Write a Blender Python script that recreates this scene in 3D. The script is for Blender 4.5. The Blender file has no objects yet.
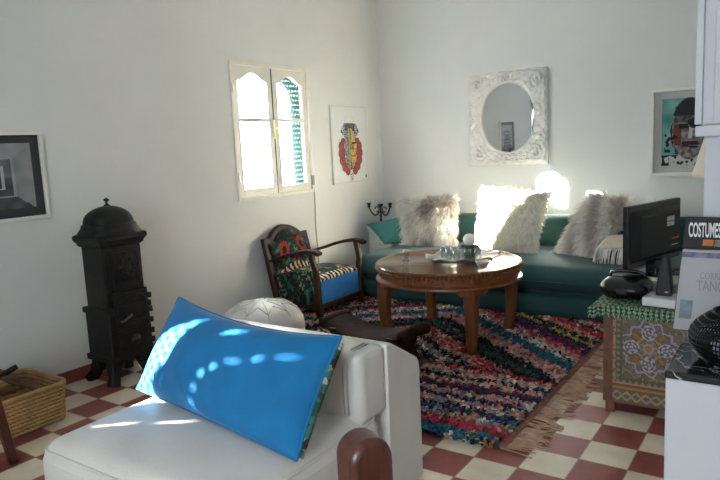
import bpy, math, random
from math import sin, cos, pi, radians, sqrt, atan2, exp, floor
from mathutils import Vector, Matrix, noise
random.seed(7)
SC = bpy.context.scene
COL = SC.collection

# ------------------------------------------------------------------ colour
def s2l(c):
    return c / 12.92 if c <= .04045 else ((c + .055) / 1.055) ** 2.4
def hx(h):
    h = h.lstrip('#')
    return tuple(s2l(int(h[i:i + 2], 16) / 255) for i in (0, 2, 4))
def mix(a, b, t):
    return tuple(a[i] + (b[i] - a[i]) * t for i in range(3))

# ------------------------------------------------------------------ materials
def newmat(name):
    m = bpy.data.materials.new(name); m.use_nodes = True
    nt = m.node_tree; b = nt.nodes['Principled BSDF']
    return m, nt, b
def mat(name, col, rough=.6, metal=0, vary=.12, vscale=6, bump=0, bscale=40, sheen=0, coat=0, spec=None, stretch=None, trans=0, sub=0):
    m, nt, b = newmat(name); N = nt.nodes; L = nt.links
    c = hx(col) if isinstance(col, str) else col
    tc = N.new('ShaderNodeTexCoord')
    src = tc.outputs['Object']
    if stretch:
        mp = N.new('ShaderNodeMapping'); mp.inputs['Scale'].default_value = stretch
        L.new(src, mp.inputs['Vector']); src = mp.outputs['Vector']
    nz = N.new('ShaderNodeTexNoise'); nz.inputs['Scale'].default_value = vscale; nz.inputs['Detail'].default_value = 5
    L.new(src, nz.inputs['Vector'])
    rp = N.new('ShaderNodeValToRGB')
    rp.color_ramp.elements[0].position = .3; rp.color_ramp.elements[1].position = .7
    rp.color_ramp.elements[0].color = (*[x * (1 - vary) for x in c], 1)
    rp.color_ramp.elements[1].color = (*[min(1, x * (1 + vary)) for x in c], 1)
    L.new(nz.outputs['Fac'], rp.inputs['Fac']); L.new(rp.outputs['Color'], b.inputs['Base Color'])
    b.inputs['Roughness'].default_value = rough; b.inputs['Metallic'].default_value = metal
    if spec is not None: b.inputs['Specular IOR Level'].default_value = spec
    if sheen: b.inputs['Sheen Weight'].default_value = sheen; b.inputs['Sheen Roughness'].default_value = .4
    if coat: b.inputs['Coat Weight'].default_value = coat; b.inputs['Coat Roughness'].default_value = .15
    if trans: b.inputs['Transmission Weight'].default_value = trans
    if bump:
        n2 = N.new('ShaderNodeTexNoise'); n2.inputs['Scale'].default_value = bscale; n2.inputs['Detail'].default_value = 4
        L.new(src, n2.inputs['Vector'])
        bp = N.new('ShaderNodeBump'); bp.inputs['Strength'].default_value = bump; bp.inputs['Distance'].default_value = .01
        L.new(n2.outputs['Fac'], bp.inputs['Height']); L.new(bp.outputs['Normal'], b.inputs['Normal'])
    return m
def attr_mat(name, rough=.7, sheen=0, spec=.3, bump=0, bscale=60, coat=0):
    m, nt, b = newmat(name); N = nt.nodes; L = nt.links
    a = N.new('ShaderNodeVertexColor'); a.layer_name = 'Col'
    L.new(a.outputs['Color'], b.inputs['Base Color'])
    b.inputs['Roughness'].default_value = rough; b.inputs['Specular IOR Level'].default_value = spec
    if sheen: b.inputs['Sheen Weight'].default_value = sheen
    if coat: b.inputs['Coat Weight'].default_value = coat; b.inputs['Coat Roughness'].default_value = .08
    if bump:
        tc = N.new('ShaderNodeTexCoord'); n2 = N.new('ShaderNodeTexNoise'); n2.inputs['Scale'].default_value = bscale
        L.new(tc.outputs['Object'], n2.inputs['Vector'])
        bp = N.new('ShaderNodeBump'); bp.inputs['Strength'].default_value = bump; bp.inputs['Distance'].default_value = .01
        L.new(n2.outputs['Fac'], bp.inputs['Height']); L.new(bp.outputs['Normal'], b.inputs['Normal'])
    return m
def ramp_mat(name, stops, scale=14, rough=.8, voronoi=True, sheen=0, stretch=(1, 1, 1)):
    m, nt, b = newmat(name); N = nt.nodes; L = nt.links
    tc = N.new('ShaderNodeTexCoord'); mp = N.new('ShaderNodeMapping'); mp.inputs['Scale'].default_value = stretch
    L.new(tc.outputs['Object'], mp.inputs['Vector'])
    nz = N.new('ShaderNodeTexNoise'); nz.inputs['Scale'].default_value = scale * .6; nz.inputs['Detail'].default_value = 3
    L.new(mp.outputs['Vector'], nz.inputs['Vector'])
    va = N.new('ShaderNodeVectorMath'); va.operation = 'MULTIPLY_ADD'
    va.inputs[1].default_value = (.06, .06, .06)
    L.new(nz.outputs['Color'], va.inputs[0]); L.new(mp.outputs['Vector'], va.inputs[2])
    vo = N.new('ShaderNodeTexVoronoi'); vo.inputs['Scale'].default_value = scale
    L.new(va.outputs['Vector'], vo.inputs['Vector'])
    sp = N.new('ShaderNodeSeparateColor'); L.new(vo.outputs['Color'], sp.inputs['Color'])
    rp = N.new('ShaderNodeValToRGB'); rp.color_ramp.interpolation = 'CONSTANT'
    els = rp.color_ramp.elements
    for i, (p, c) in enumerate(stops):
        e = els[i] if i < 2 else els.new(p)
        e.position = p; e.color = (*hx(c), 1)
    L.new(sp.outputs['Red'], rp.inputs['Fac']); L.new(rp.outputs['Color'], b.inputs['Base Color'])
    b.inputs['Roughness'].default_value = rough
    if sheen: b.inputs['Sheen Weight'].default_value = sheen
    return m

M = {}
M['plaster'] = mat('white_plaster', '#D6D6D3', .9, vary=.025, vscale=2.2, bump=.25, bscale=7)
M['ceiling'] = mat('ceiling_paint', '#DAD8D2', .9, vary=.02)
M['blueplaster'] = mat('cool_white_plaster', '#D3D5DA', .85, vary=.02, vscale=3, bump=.1, bscale=12)
M['redbase'] = mat('red_skirting_tile', '#8A4640', .6, vary=.15, vscale=12)
M['whitepaint'] = mat('white_gloss_paint', '#DEDAD0', .45, vary=.03, vscale=9)
M['lattice'] = mat('teal_lattice_paint', '#56807A', .6, vary=.1)
M['shutter'] = mat('outer_shutter_paint', '#8FA9A0', .7)
M['iron'] = mat('black_cast_iron', '#131212', .55, .3, vary=.35, vscale=14, bump=.25, bscale=60)
M['ironrust'] = mat('brown_cast_iron', '#151210', .55, .3, vary=.4, vscale=10, bump=.25, bscale=50)
M['leather'] = mat('white_leather', '#DCD8D1', .42, vary=.05, vscale=5, bump=.12, bscale=90)
M['leatherseam'] = mat('leather_seam', '#BDB6AB', .5)
M['velvet'] = mat('blue_velvet', '#0372AA', .8, vary=.10, vscale=9, sheen=.15, bump=.15, bscale=25)
M['green'] = mat('green_sofa_cloth', '#1E4442', .85, vary=.10, vscale=5, sheen=.12, bump=.2, bscale=9)
M['greencush'] = mat('sea_green_cushion', '#2F6F68', .8, vary=.12, vscale=9, sheen=.2, bump=.3, bscale=12)
M['wood'] = mat('carved_walnut', '#75431F', .38, vary=.28, vscale=5, stretch=(1, 9, 1), coat=.25)
M['woodtop'] = mat('table_top_walnut', '#74492A', .2, vary=.22, vscale=4, stretch=(9, 1, 1), coat=.3)
M['darkwood'] = mat('dark_stained_wood', '#35180D', .5, vary=.35, vscale=6, stretch=(1, 6, 1), spec=.3)
M['redwood'] = mat('red_brown_wood', '#4C2113', .4, vary=.35, vscale=7, stretch=(8, 8, 1), coat=.25)
M['stoolleather'] = mat('worn_dark_leather', '#351D13', .7, vary=.45, vscale=9, bump=.5, bscale=22, spec=.15)
M['tapestry'] = ramp_mat('dark_tapestry', [(0, '#10100E'), (.22, '#1E4036'), (.42, '#2F6B58'), (.55, '#7A2A22'), (.66, '#15130F'), (.8, '#8C7F62'), (.88, '#5A3420'), (.95, '#B7A88C')], 34, .85)
M['silver'] = mat('beaten_silver', '#B9B7B6', .3, .85, vary=.12, vscale=20, bump=.4, bscale=40)
M['white'] = mat('white_china', '#E6E2DA', .3, vary=.03)
M['blackgloss'] = mat('black_gloss_plastic', '#0C0C0D', .22, vary=.1)
M['blackmatt'] = mat('black_matt_plastic', '#121213', .5, vary=.15)
M['greyplastic'] = mat('grey_plastic', '#9A9B98', .5, vary=.06)
M['whiteplastic'] = mat('white_plastic', '#D9D9D9', .4, vary=.03)
M['marble'] = None
M['wire'] = mat('black_wire', '#0D0D0E', .4, .5, vary=.1)
M['mirror'] = mat('mirror_glass', (.86, .87, .86), .02, 1, vary=.0)
M['carved'] = mat('white_carved_plaster', '#DCD9D3', .7, vary=.05, vscale=14, bump=.2, bscale=60)
M['art'] = attr_mat('painted_paper', .6)
M['artgloss'] = attr_mat('print_under_glass', .35, coat=.3)
M['chestpaint'] = attr_mat('painted_chest_front', .55, bump=.25, bscale=90)
M['chestwood'] = mat('red_painted_chest_wood', '#7C4530', .6, vary=.3, vscale=14, stretch=(1, 1, 4))
M['cloth'] = attr_mat('green_woven_cloth', .9)
M['fur'] = attr_mat('fur_strands', .75, sheen=.25, spec=.25)
M['furbase'] = mat('fur_backing', '#BBB0A0', .9, vary=.2, vscale=12)
M['furwhite'] = mat('white_fur_backing', '#DCD6C8', .9, vary=.1, vscale=20)
M['pile'] = attr_mat('rag_pile', .9, sheen=.1, spec=.15)
M['rugbase'] = mat('rug_backing', '#6A4238', .95, vary=.3, vscale=15)
M['fringe'] = mat('tan_fringe_yarn', '#AE8D76', .95, vary=.25, vscale=15)
M['wicker'] = mat('plaited_straw', '#AD8B5B', .75, vary=.25, vscale=18, bump=.3, bscale=50)
M['log'] = mat('firewood_bark', '#6B4A30', .9, vary=.45, vscale=14, stretch=(1, 1, 4), bump=.6, bscale=30)
M['logend'] = mat('firewood_cut', '#B28A5A', .8, vary=.25, vscale=20)
M['shade'] = mat('cream_lamp_shade', '#DDD3BF', .8, vary=.04)
M['linen'] = mat('cream_linen', '#C4B7A2', .9, vary=.1, vscale=10, bump=.2, bscale=40)
M['cable'] = mat('grey_cable', '#8E8B84', .6)
M['bronze'] = mat('dark_bronze', '#3A3A38', .4, .7, vary=.25, vscale=20)
M['leaf'] = mat('dark_leaf', '#34453A', .6, vary=.3, vscale=30)
M['cream'] = mat('cream_plastic', '#D8CDA9', .5)
M['sticker'] = mat('white_sticker', '#C4C8C8', .6, vary=.02)
M['orange'] = mat('orange_sticker', '#C06A1E', .6)
M['titlewhite'] = mat('white_print', '#E8E8E8', .6, vary=.01)
M['titlegrey'] = mat('grey_print', '#8E8D93', .6, vary=.02)
M['coverblack'] = mat('black_cover', '#0C0C11', .6, vary=.1)
M['covergrey'] = mat('pale_grey_cover', '#A9A6AA', .45, vary=.07, vscale=5)
M['paper'] = mat('paper_edges', '#CFC9BC', .8, vary=.05)

def make_marble():
    m, nt, b = newmat('black_marble'); N = nt.nodes; L = nt.links
    tc = N.new('ShaderNodeTexCoord')
    nz = N.new('ShaderNodeTexNoise'); nz.inputs['Scale'].default_value = 4.2; nz.inputs['Detail'].default_value = 3; nz.inputs['Distortion'].default_value = 1.6
    L.new(tc.outputs['Object'], nz.inputs['Vector'])
    rp = N.new('ShaderNodeValToRGB'); e = rp.color_ramp.elements
    e[0].position = .0; e[0].color = (.008, .008, .009, 1); e[1].position = 1; e[1].color = (.008, .008, .009, 1)
    for p, c in ((.515, .008), (.53, .5), (.545, .008)):
        x = e.new(p); x.color = (c, c, c, 1)
    L.new(nz.outputs['Fac'], rp.inputs['Fac']); L.new(rp.outputs['Color'], b.inputs['Base Color'])
    b.inputs['Roughness'].default_value = .12
    return m
M['marble'] = make_marble()

def make_glass(nm, tint):
    m = bpy.data.materials.new(nm); m.use_nodes = True
    nt = m.node_tree; N = nt.nodes; L = nt.links; N.clear()
    o = N.new('ShaderNodeOutputMaterial'); mx = N.new('ShaderNodeMixShader'); t = N.new('ShaderNodeBsdfTransparent'); g = N.new('ShaderNodeBsdfGlossy')
    g.inputs['Roughness'].default_value = .02; t.inputs['Color'].default_value = tint
    fr = N.new('ShaderNodeLayerWeight'); fr.inputs['Blend'].default_value = .25
    ml = N.new('ShaderNodeMath'); ml.operation = 'MULTIPLY'; ml.inputs[1].default_value = .18; L.new(fr.outputs['Facing'], ml.inputs[0])
    L.new(ml.outputs[0], mx.inputs['Fac']); L.new(t.outputs[0], mx.inputs[1]); L.new(g.outputs[0], mx.inputs[2]); L.new(mx.outputs[0], o.inputs['Surface'])
    return m
M['glass'] = make_glass('window_glass', (.96, .97, .97, 1)); M['dimglass'] = make_glass('sun_dimming_glass', (.45, .46, .47, 1))  # second glass: darkening added in window_2 to weaken the sun coming through
def make_drinkglass():
    m = bpy.data.materials.new('drinking_glass'); m.use_nodes = True
    nt = m.node_tree; N = nt.nodes; L = nt.links; N.clear()
    o = N.new('ShaderNodeOutputMaterial'); mx = N.new('ShaderNodeMixShader'); t = N.new('ShaderNodeBsdfTransparent'); g = N.new('ShaderNodeBsdfGlossy')
    g.inputs['Roughness'].default_value = .05; t.inputs['Color'].default_value = (.86, .90, .90, 1)
    lw = N.new('ShaderNodeLayerWeight'); lw.inputs['Blend'].default_value = .22
    L.new(lw.outputs['Facing'], mx.inputs['Fac']); L.new(t.outputs[0], mx.inputs[1]); L.new(g.outputs[0], mx.inputs[2]); L.new(mx.outputs[0], o.inputs['Surface'])
    return m
M['drink'] = make_drinkglass()

def make_floor():
    m, nt, b = newmat('red_and_cream_tiles'); N = nt.nodes; L = nt.links
    tc = N.new('ShaderNodeTexCoord'); sp = N.new('ShaderNodeSeparateXYZ'); L.new(tc.outputs['Object'], sp.inputs[0])
    def mth(op, a, b_=None, c=None):
        n = N.new('ShaderNodeMath'); n.operation = op
        for i, v in enumerate((a, b_, c)):
            if v is None: continue
            if isinstance(v, (int, float)): n.inputs[i].default_value = v
            else: L.new(v, n.inputs[i])
        return n.outputs[0]
    u = mth('MULTIPLY_ADD', sp.outputs['X'], 5.0, -3.04 * 5 + 40); v = mth('MULTIPLY_ADD', sp.outputs['Y'], 5.0, 2.9 * 5 + 60)
    s = mth('ADD', mth('FLOOR', u), mth('FLOOR', v))
    par = mth('MODULO', s, 2.0)           # 1 -> red
    nz = N.new('ShaderNodeTexNoise'); nz.inputs['Scale'].default_value = 9; nz.inputs['Detail'].default_value = 6
    L.new(tc.outputs['Object'], nz.inputs['Vector'])
    def tone(a, b_):
        r = N.new('ShaderNodeValToRGB'); r.color_ramp.elements[0].position = .3; r.color_ramp.elements[1].position = .72
        r.color_ramp.elements[0].color = (*hx(a), 1); r.color_ramp.elements[1].color = (*hx(b_), 1)
        L.new(nz.outputs['Fac'], r.inputs['Fac']); return r.outputs['Color']
    red = tone('#7A3B36', '#93504A'); cre = tone('#CDBFA8', '#DDD2BE')
    mx = N.new('ShaderNodeMix'); mx.data_type = 'RGBA'
    L.new(par, mx.inputs[0]); L.new(cre, mx.inputs[6]); L.new(red, mx.inputs[7])
    def edge(w):
        f = mth('FRACT', w); return mth('MINIMUM', f, mth('SUBTRACT', 1.0, f))
    g = mth('LESS_THAN', mth('MINIMUM', edge(u), edge(v)), .014)
    mg = N.new('ShaderNodeMix'); mg.data_type = 'RGBA'
    L.new(g, mg.inputs[0]); L.new(mx.outputs[2], mg.inputs[6]); mg.inputs[7].default_value = (*hx('#8A7A68'), 1)
    L.new(mg.outputs[2], b.inputs['Base Color'])
    b.inputs['Roughness'].default_value = .38; b.inputs['Specular IOR Level'].default_value = .35
    bp = N.new('ShaderNodeBump'); bp.inputs['Strength'].default_value = .25; bp.inputs['Distance'].default_value = .004; bp.invert = True
    L.new(g, bp.inputs['Height']); L.new(bp.outputs['Normal'], b.inputs['Normal'])
    return m
M['floor'] = make_floor()

# ------------------------------------------------------------------ mesh collector
class G:
    def __init__(s): s.V = []; s.F = []; s.I = []; s.C = []
    def add(s, vs, fs, m=0, c=None):
        b = len(s.V); s.V.extend(tuple(v) for v in vs)
        for f in fs:
            s.F.append(tuple(b + i for i in f)); s.I.append(m); s.C.append(c)
        return s
    def box(s, a, b, m=0, c=None, rz=0, piv=None):
        x0, y0, z0 = a; x1, y1, z1 = b
        vs = [(x0, y0, z0), (x1, y0, z0), (x1, y1, z0), (x0, y1, z0), (x0, y0, z1), (x1, y0, z1), (x1, y1, z1), (x0, y1, z1)]
        if rz:
            px, py = piv if piv else ((x0 + x1) / 2, (y0 + y1) / 2)
            vs = [(px + (x - px) * cos(rz) - (y - py) * sin(rz), py + (x - px) * sin(rz) + (y - py) * cos(rz), z) for x, y, z in vs]
        return s.add(vs, [(3, 2, 1, 0), (4, 5, 6, 7), (0, 1, 5, 4), (1, 2, 6, 5), (2, 3, 7, 6), (3, 0, 4, 7)], m, c)
    def soft(s, a, b, r=.03, bulge=(0, 0, 0), n=8, m=0, c=None, fn=None):
        """box with rounded edges and crowned faces"""
        cen = [(a[i] + b[i]) / 2 for i in range(3)]; h = [(b[i] - a[i]) / 2 for i in range(3)]
        r = min(r, min(h) * .999)
        def ax(i):
            e = [0, .15, .4, .7, 1.0]
            lo = [-h[i] + r * t for t in e]; w = h[i] - r
            mid = [-w + 2 * w * k / n for k in range(1, n)]
            return lo + mid + [-x for x in reversed(lo)]
        A = [ax(0), ax(1), ax(2)]
        idx = {}; vs = []; fs = []
        def vert(p):
            k = tuple(round(x, 6) for x in p)
            if k in idx: return idx[k]
            q = [max(-(h[i] - r), min(h[i] - r, p[i])) for i in range(3)]
            d = [p[i] - q[i] for i in range(3)]; l = sqrt(sum(x * x for x in d))
            o = [q[i] + (d[i] / l * r if l > 1e-9 else 0) for i in range(3)]
            un = [o[i] / h[i] for i in range(3)]
            for i in range(3):
                if bulge[i]:
                    j, k2 = (i + 1) % 3, (i + 2) % 3
                    o[i] += un[i] * bulge[i] * max(0, 1 - un[j] ** 2) ** .7 * max(0, 1 - un[k2] ** 2) ** .7
            P = [cen[i] + o[i] for i in range(3)]
            if fn: P = fn(P, un)
            idx[k] = len(vs); vs.append(P); return idx[k]
        for i in range(3):
            j, k = (i + 1) % 3, (i + 2) % 3
            for sg in (-1, 1):
                for u in range(len(A[j]) - 1):
                    for v in range(len(A[k]) - 1):
                        qs = []
                        for uu, vv in ((u, v), (u + 1, v), (u + 1, v + 1), (u, v + 1)):
                            p = [0, 0, 0]; p[i] = sg * h[i]; p[j] = A[j][uu]; p[k] = A[k][vv]; qs.append(vert(p))
                        if len(set(qs)) >= 3:
                            qs = [q for n_, q in enumerate(qs) if q not in qs[:n_]]
                            fs.append(qs if sg > 0 else qs[::-1])
        return s.add(vs, fs, m, c)
    def tube(s, pts, r, n=8, m=0, c=None, cap=True, closed=False):
        pts = [Vector(p) for p in pts]; K = len(pts)
        rr = r if isinstance(r, (list, tuple)) else [r] * K
        up = None; vs = []; fs = []
        for i, p in enumerate(pts):
            if closed: t = (pts[(i + 1) % K] - pts[i - 1])
            else: t = (pts[min(i + 1, K - 1)] - pts[max(i - 1, 0)])
            t = t.normalized() if t.length > 1e-9 else Vector((0, 0, 1))
            if up is None:
                up = Vector((0, 0, 1)) if abs(t.z) < .9 else Vector((1, 0, 0))
            sd = t.cross(up)
            if sd.length < 1e-6: sd = t.cross(Vector((0, 1, 0)))
            sd.normalize(); up = sd.cross(t).normalized()
            for k in range(n):
                a = 2 * pi * k / n; vs.append(p + (sd * cos(a) + up * sin(a)) * rr[i])
        for i in range(K if closed else K - 1):
            j = (i + 1) % K
            for k in range(n):
                k2 = (k + 1) % n; fs.append((i * n + k, i * n + k2, j * n + k2, j * n + k))
        if cap and not closed:
            fs.append(tuple(range(n))[::-1]); fs.append(tuple((K - 1) * n + k for k in range(n)))
        return s.add(vs, fs, m, c)
    def sweep(s, pts, w, h, m=0, wdir=(0, 1, 0)):
        """rectangular bar swept along points; w along wdir; h across; w,h may be lists"""
        pts = [Vector(p) for p in pts]; K = len(pts); wd = Vector(wdir)
        W = w if isinstance(w, (list, tuple)) else [w] * K; H = h if isinstance(h, (list, tuple)) else [h] * K
        vs = []; fs = []
        for i, p in enumerate(pts):
            t = (pts[min(i + 1, K - 1)] - pts[max(i - 1, 0)]).normalized()
            nn = t.cross(wd).normalized(); w2 = nn.cross(t).normalized()
            a, b = W[i] / 2, H[i] / 2; ch = .25
            for x, y in ((-1, -1 + ch), (-1 + ch, -1), (1 - ch, -1), (1, -1 + ch), (1, 1 - ch), (1 - ch, 1), (-1 + ch, 1), (-1, 1 - ch)):
                vs.append(p + w2 * (x * a) + nn * (y * b))
        for i in range(K - 1):
            for k in range(8):
                k2 = (k + 1) % 8; fs.append((i * 8 + k, i * 8 + k2, (i + 1) * 8 + k2, (i + 1) * 8 + k))
        fs.append(tuple(range(8))[::-1]); fs.append(tuple((K - 1) * 8 + k for k in range(8)))
        return s.add(vs, fs, m)
    def lathe(s, prof, c=(0, 0, 0), n=32, m=0, col=None, sq=0, axis='z'):
        """prof [(r,z)]; sq>0 squares the section"""
        vs = []; fs = []
        for r, z in prof:
            for k in range(n):
                a = 2 * pi * k / n + (pi / n if sq else 0); R = r
                if sq:
                    ca, sa = abs(cos(a)), abs(sin(a)); R = r / ((ca ** sq + sa ** sq) ** (1 / sq))
                p = (R * cos(a), R * sin(a), z)
                if axis == 'x': p = (z, R * cos(a), R * sin(a))
                if axis == 'y': p = (R * cos(a), z, R * sin(a))
                vs.append((c[0] + p[0], c[1] + p[1], c[2] + p[2]))
        K = len(prof)
        for i in range(K - 1):
            for k in range(n):
                k2 = (k + 1) % n; fs.append((i * n + k, i * n + k2, (i + 1) * n + k2, (i + 1) * n + k))
        if prof[0][0] > 1e-6: fs.append(tuple(range(n))[::-1])
        if prof[-1][0] > 1e-6: fs.append(tuple((K - 1) * n + k for k in range(n)))
        return s.add(vs, fs, m, col)
    def prism(s, poly, o, e1, e2, ext, m=0, c=None):
        o, e1, e2, ext = map(Vector, (o, e1, e2, ext)); n = len(poly)
        a = [o + e1 * x + e2 * y for x, y in poly]; b = [p + ext for p in a]
        fs = [tuple(range(n))[::-1], tuple(range(n, 2 * n))] + [(i, (i + 1) % n, n + (i + 1) % n, n + i) for i in range(n)]
        return s.add(a + b, fs, m, c)
    def sphere(s, c, r, n=16, m=0, col=None, sc=(1, 1, 1)):
        prof = [(r * sin(pi * i / n), -r * cos(pi * i / n)) for i in range(n + 1)]
        g = G(); g.lathe(prof, n=n * 2)
        return s.add([(c[0] + x * sc[0], c[1] + y * sc[1], c[2] + z * sc[2]) for x, y, z in g.V], g.F, m, col)
    def build(s, name, mats, parent=None, smooth=False, label=None, cat=None, group=None, kind=None, loc=None, bevel=0, angle=None):
        if not isinstance(mats, (list, tuple)): mats = [mats]
        if loc is None:
            if parent is not None: loc = Vector(WORLD[parent.name])
            else:
                xs = [v[0] for v in s.V]; ys = [v[1] for v in s.V]; zs = [v[2] for v in s.V]
                loc = Vector(((min(xs) + max(xs)) / 2, (min(ys) + max(ys)) / 2, min(zs)))
        loc = Vector(loc)
        me = bpy.data.meshes.new(name)
        me.from_pydata([tuple(Vector(v) - loc) for v in s.V], [], s.F)
        for m in mats: me.materials.append(m)
        if any(s.I): me.polygons.foreach_set('material_index', s.I)
        if any(c is not None for c in s.C):
            at = me.color_attributes.new('Col', 'FLOAT_COLOR', 'CORNER')
            buf = []
            for f, c in zip(s.F, s.C):
                c = c or (.5, .5, .5); buf.extend((c[0], c[1], c[2], 1.0) * len(f))
            at.data.foreach_set('color', buf)
        if smooth or angle: me.polygons.foreach_set('use_smooth', [True] * len(s.F))
        me.update()
        if angle:
            try: me.set_sharp_from_angle(angle=radians(angle))
            except Exception: pass
        o = bpy.data.objects.new(name, me); COL.objects.link(o)
        if parent is not None: o.parent = parent
        else: o.location = loc
        WORLD[o.name] = tuple(loc)
        if bevel:
            md = o.modifiers.new('bevel', 'BEVEL'); md.width = bevel; md.segments = 2; md.limit_method = 'ANGLE'; md.angle_limit = radians(40)
        tag(o, label, cat, group, kind)
        return o
WORLD = {}
def tag(o, label=None, cat=None, group=None, kind=None):
    if label: o['label'] = label
    if cat: o['category'] = cat
    if group: o['group'] = group
    if kind: o['kind'] = kind
    return o
def empty(name, loc, label, cat, group=None):
    o = bpy.data.objects.new(name, None); COL.objects.link(o); o.location = loc; o.empty_display_size = .1
    WORLD[o.name] = tuple(loc)
    return tag(o, label, cat, group)
def struct(name, g, m, **k): return g.build(name, m, kind='structure', **k)
def sub(o, lv=1):
    md = o.modifiers.new('subdivision', 'SUBSURF'); md.levels = lv; md.render_levels = lv; return o
def dup(root, loc, label=None, group=None):
    c = root.copy(); COL.objects.link(c); c.location = loc; WORLD[c.name] = tuple(loc)
    if label: c['label'] = label
    if group: c['group'] = group
    for ch in [x for x in root.children]:
        d = ch.copy(); COL.objects.link(d); d.parent = c
    return c
def grid_art(x0, x1, y0, y1, n, m, place, colf, gap=None):
    """flat picture: n x m coloured cells; place(u,v)->point; colf(u,v)->colour, u,v in 0..1"""
    g = G(); vs = [place(x0 + (x1 - x0) * i / n, y0 + (y1 - y0) * j / m) for j in range(m + 1) for i in range(n + 1)]
    g.V = [tuple(v) for v in vs]
    for j in range(m):
        for i in range(n):
            c = colf((i + .5) / n, (j + .5) / m)
            if c is None: continue
            a = j * (n + 1) + i
            g.F.append((a, a + 1, a + n + 2, a + n + 1)); g.I.append(0); g.C.append(c)
    return g

# ================================================================== CAMERA
CAM = Vector((3.7916, -5.9656, 1.3786))
yaw, pit, rol = radians(-34.752), radians(8.122), radians(-2.788)
f_ = Vector((sin(yaw) * cos(pit), cos(yaw) * cos(pit), -sin(pit)))
r0 = Vector((cos(yaw), -sin(yaw), 0)); u0 = r0.cross(f_)
R_ = r0 * cos(rol) + u0 * sin(rol); U_ = -r0 * sin(rol) + u0 * cos(rol)
cd = bpy.data.cameras.new('camera'); cd.sensor_width = 36; cd.lens = 642.319 * 36 / 720; cd.clip_start = .05
cam = bpy.data.objects.new('camera', cd); COL.objects.link(cam)
cam.matrix_world = Matrix(((R_.x, U_.x, -f_.x, CAM.x), (R_.y, U_.y, -f_.y, CAM.y), (R_.z, U_.z, -f_.z, CAM.z), (0, 0, 0, 1)))
SC.camera = cam

# ================================================================== ROOM
H = 3.15; XR = 4.6; YR = -7.8; TH = .30
struct('floor', G().box((-TH, YR - .2, -.12), (XR + .2, .2, 0)), M['floor'], loc=(0, 0, 0))
struct('ceiling', G().box((-TH, YR - .2, H), (XR + .2, .2, H + .15)), M['ceiling'])
struct('wall_back', G().box((-TH, 0, 0), (XR + .2, .2, H)), M['plaster'])
def wall_with_holes(fixed0, fixed1, axis, a0, a1, z1, holes):
    g = G(); cuts = sorted(holes); cur = a0
    def bx(p0, p1, q0, q1):
        if axis == 'y': g.box((fixed0, p0, q0), (fixed1, p1, q1))
        else: g.box((p0, fixed0, q0), (p1, fixed1, q1))
    for h0, h1, q0, q1 in cuts:
        if h0 > cur: bx(cur, h0, 0, z1)
        if q0 > 0: bx(h0, h1, 0, q0)
        bx(h0, h1, q1, z1); cur = h1
    if cur < a1: bx(cur, a1, 0, z1)
    return g
W1 = (-2.215, -1.215, .995, 2.125); W2 = (-6.64, -5.48, .95, 2.10)
struct('wall_left', wall_with_holes(-TH, 0, 'y', YR, 0, H, [W1, W2]), M['plaster'])
struct('wall_right', wall_with_holes(XR, XR + .2, 'y', YR, 0, H, []), M['plaster'])
struct('wall_rear', wall_with_holes(YR - .2, YR, 'x', 0, XR, H, [(2.55, 3.9, .98, 2.17)]), M['plaster'])
struct('wall_sun_block', G().box((2.0, YR - 3.4, 0), (2.2, YR - .21, 3.6)), M['plaster'])  # unseen wall added outside to block sun from the rear window
g = G().box((0, -2.30, 0), (.014, -.3, .07)); g.box((0, YR, 0), (.014, -2.302, .07))
struct('baseboard_left', g, M['redbase'])

# windows
def arch_low(t):            # shaped lower edge of the top rail, 0..1 across the pane
    s = abs(t - .5) * 2
    if s < .62: return .045 * cos(s / .62 * pi / 2)
    return -.022 * sin((s - .62) / .38 * pi / 2)
def sash(g, y0, y1, z0, z1, x0=-.045, x1=-.005, st=.058, ztr=1.655):
    g.box((x0, y0, z0), (x1, y0 + st, z1)); g.box((x0, y1 - st, z0), (x1, y1, z1))
    g.box((x0, y0 + st, z0), (x1, y1 - st, z0 + .06)); g.box((x0, y0 + st, ztr - .016), (x1, y1 - st, ztr + .016))
    a, b = y0 + st, y1 - st; n = 24; base = z1 - .10
    low = [(a + (b - a) * i / n, base + arch_low(i / n)) for i in range(n + 1)]
    for i in range(n):
        (p, q), (p2, q2) = low[i], low[i + 1]
        g.add([(x0, p, q), (x0, p2, q2), (x0, p2, z1), (x0, p, z1), (x1, p, q), (x1, p2, q2), (x1, p2, z1), (x1, p, z1)],
              [(0, 1, 2, 3), (7, 6, 5, 4), (0, 4, 5, 1), (3, 2, 6, 7)])
    return g
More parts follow.
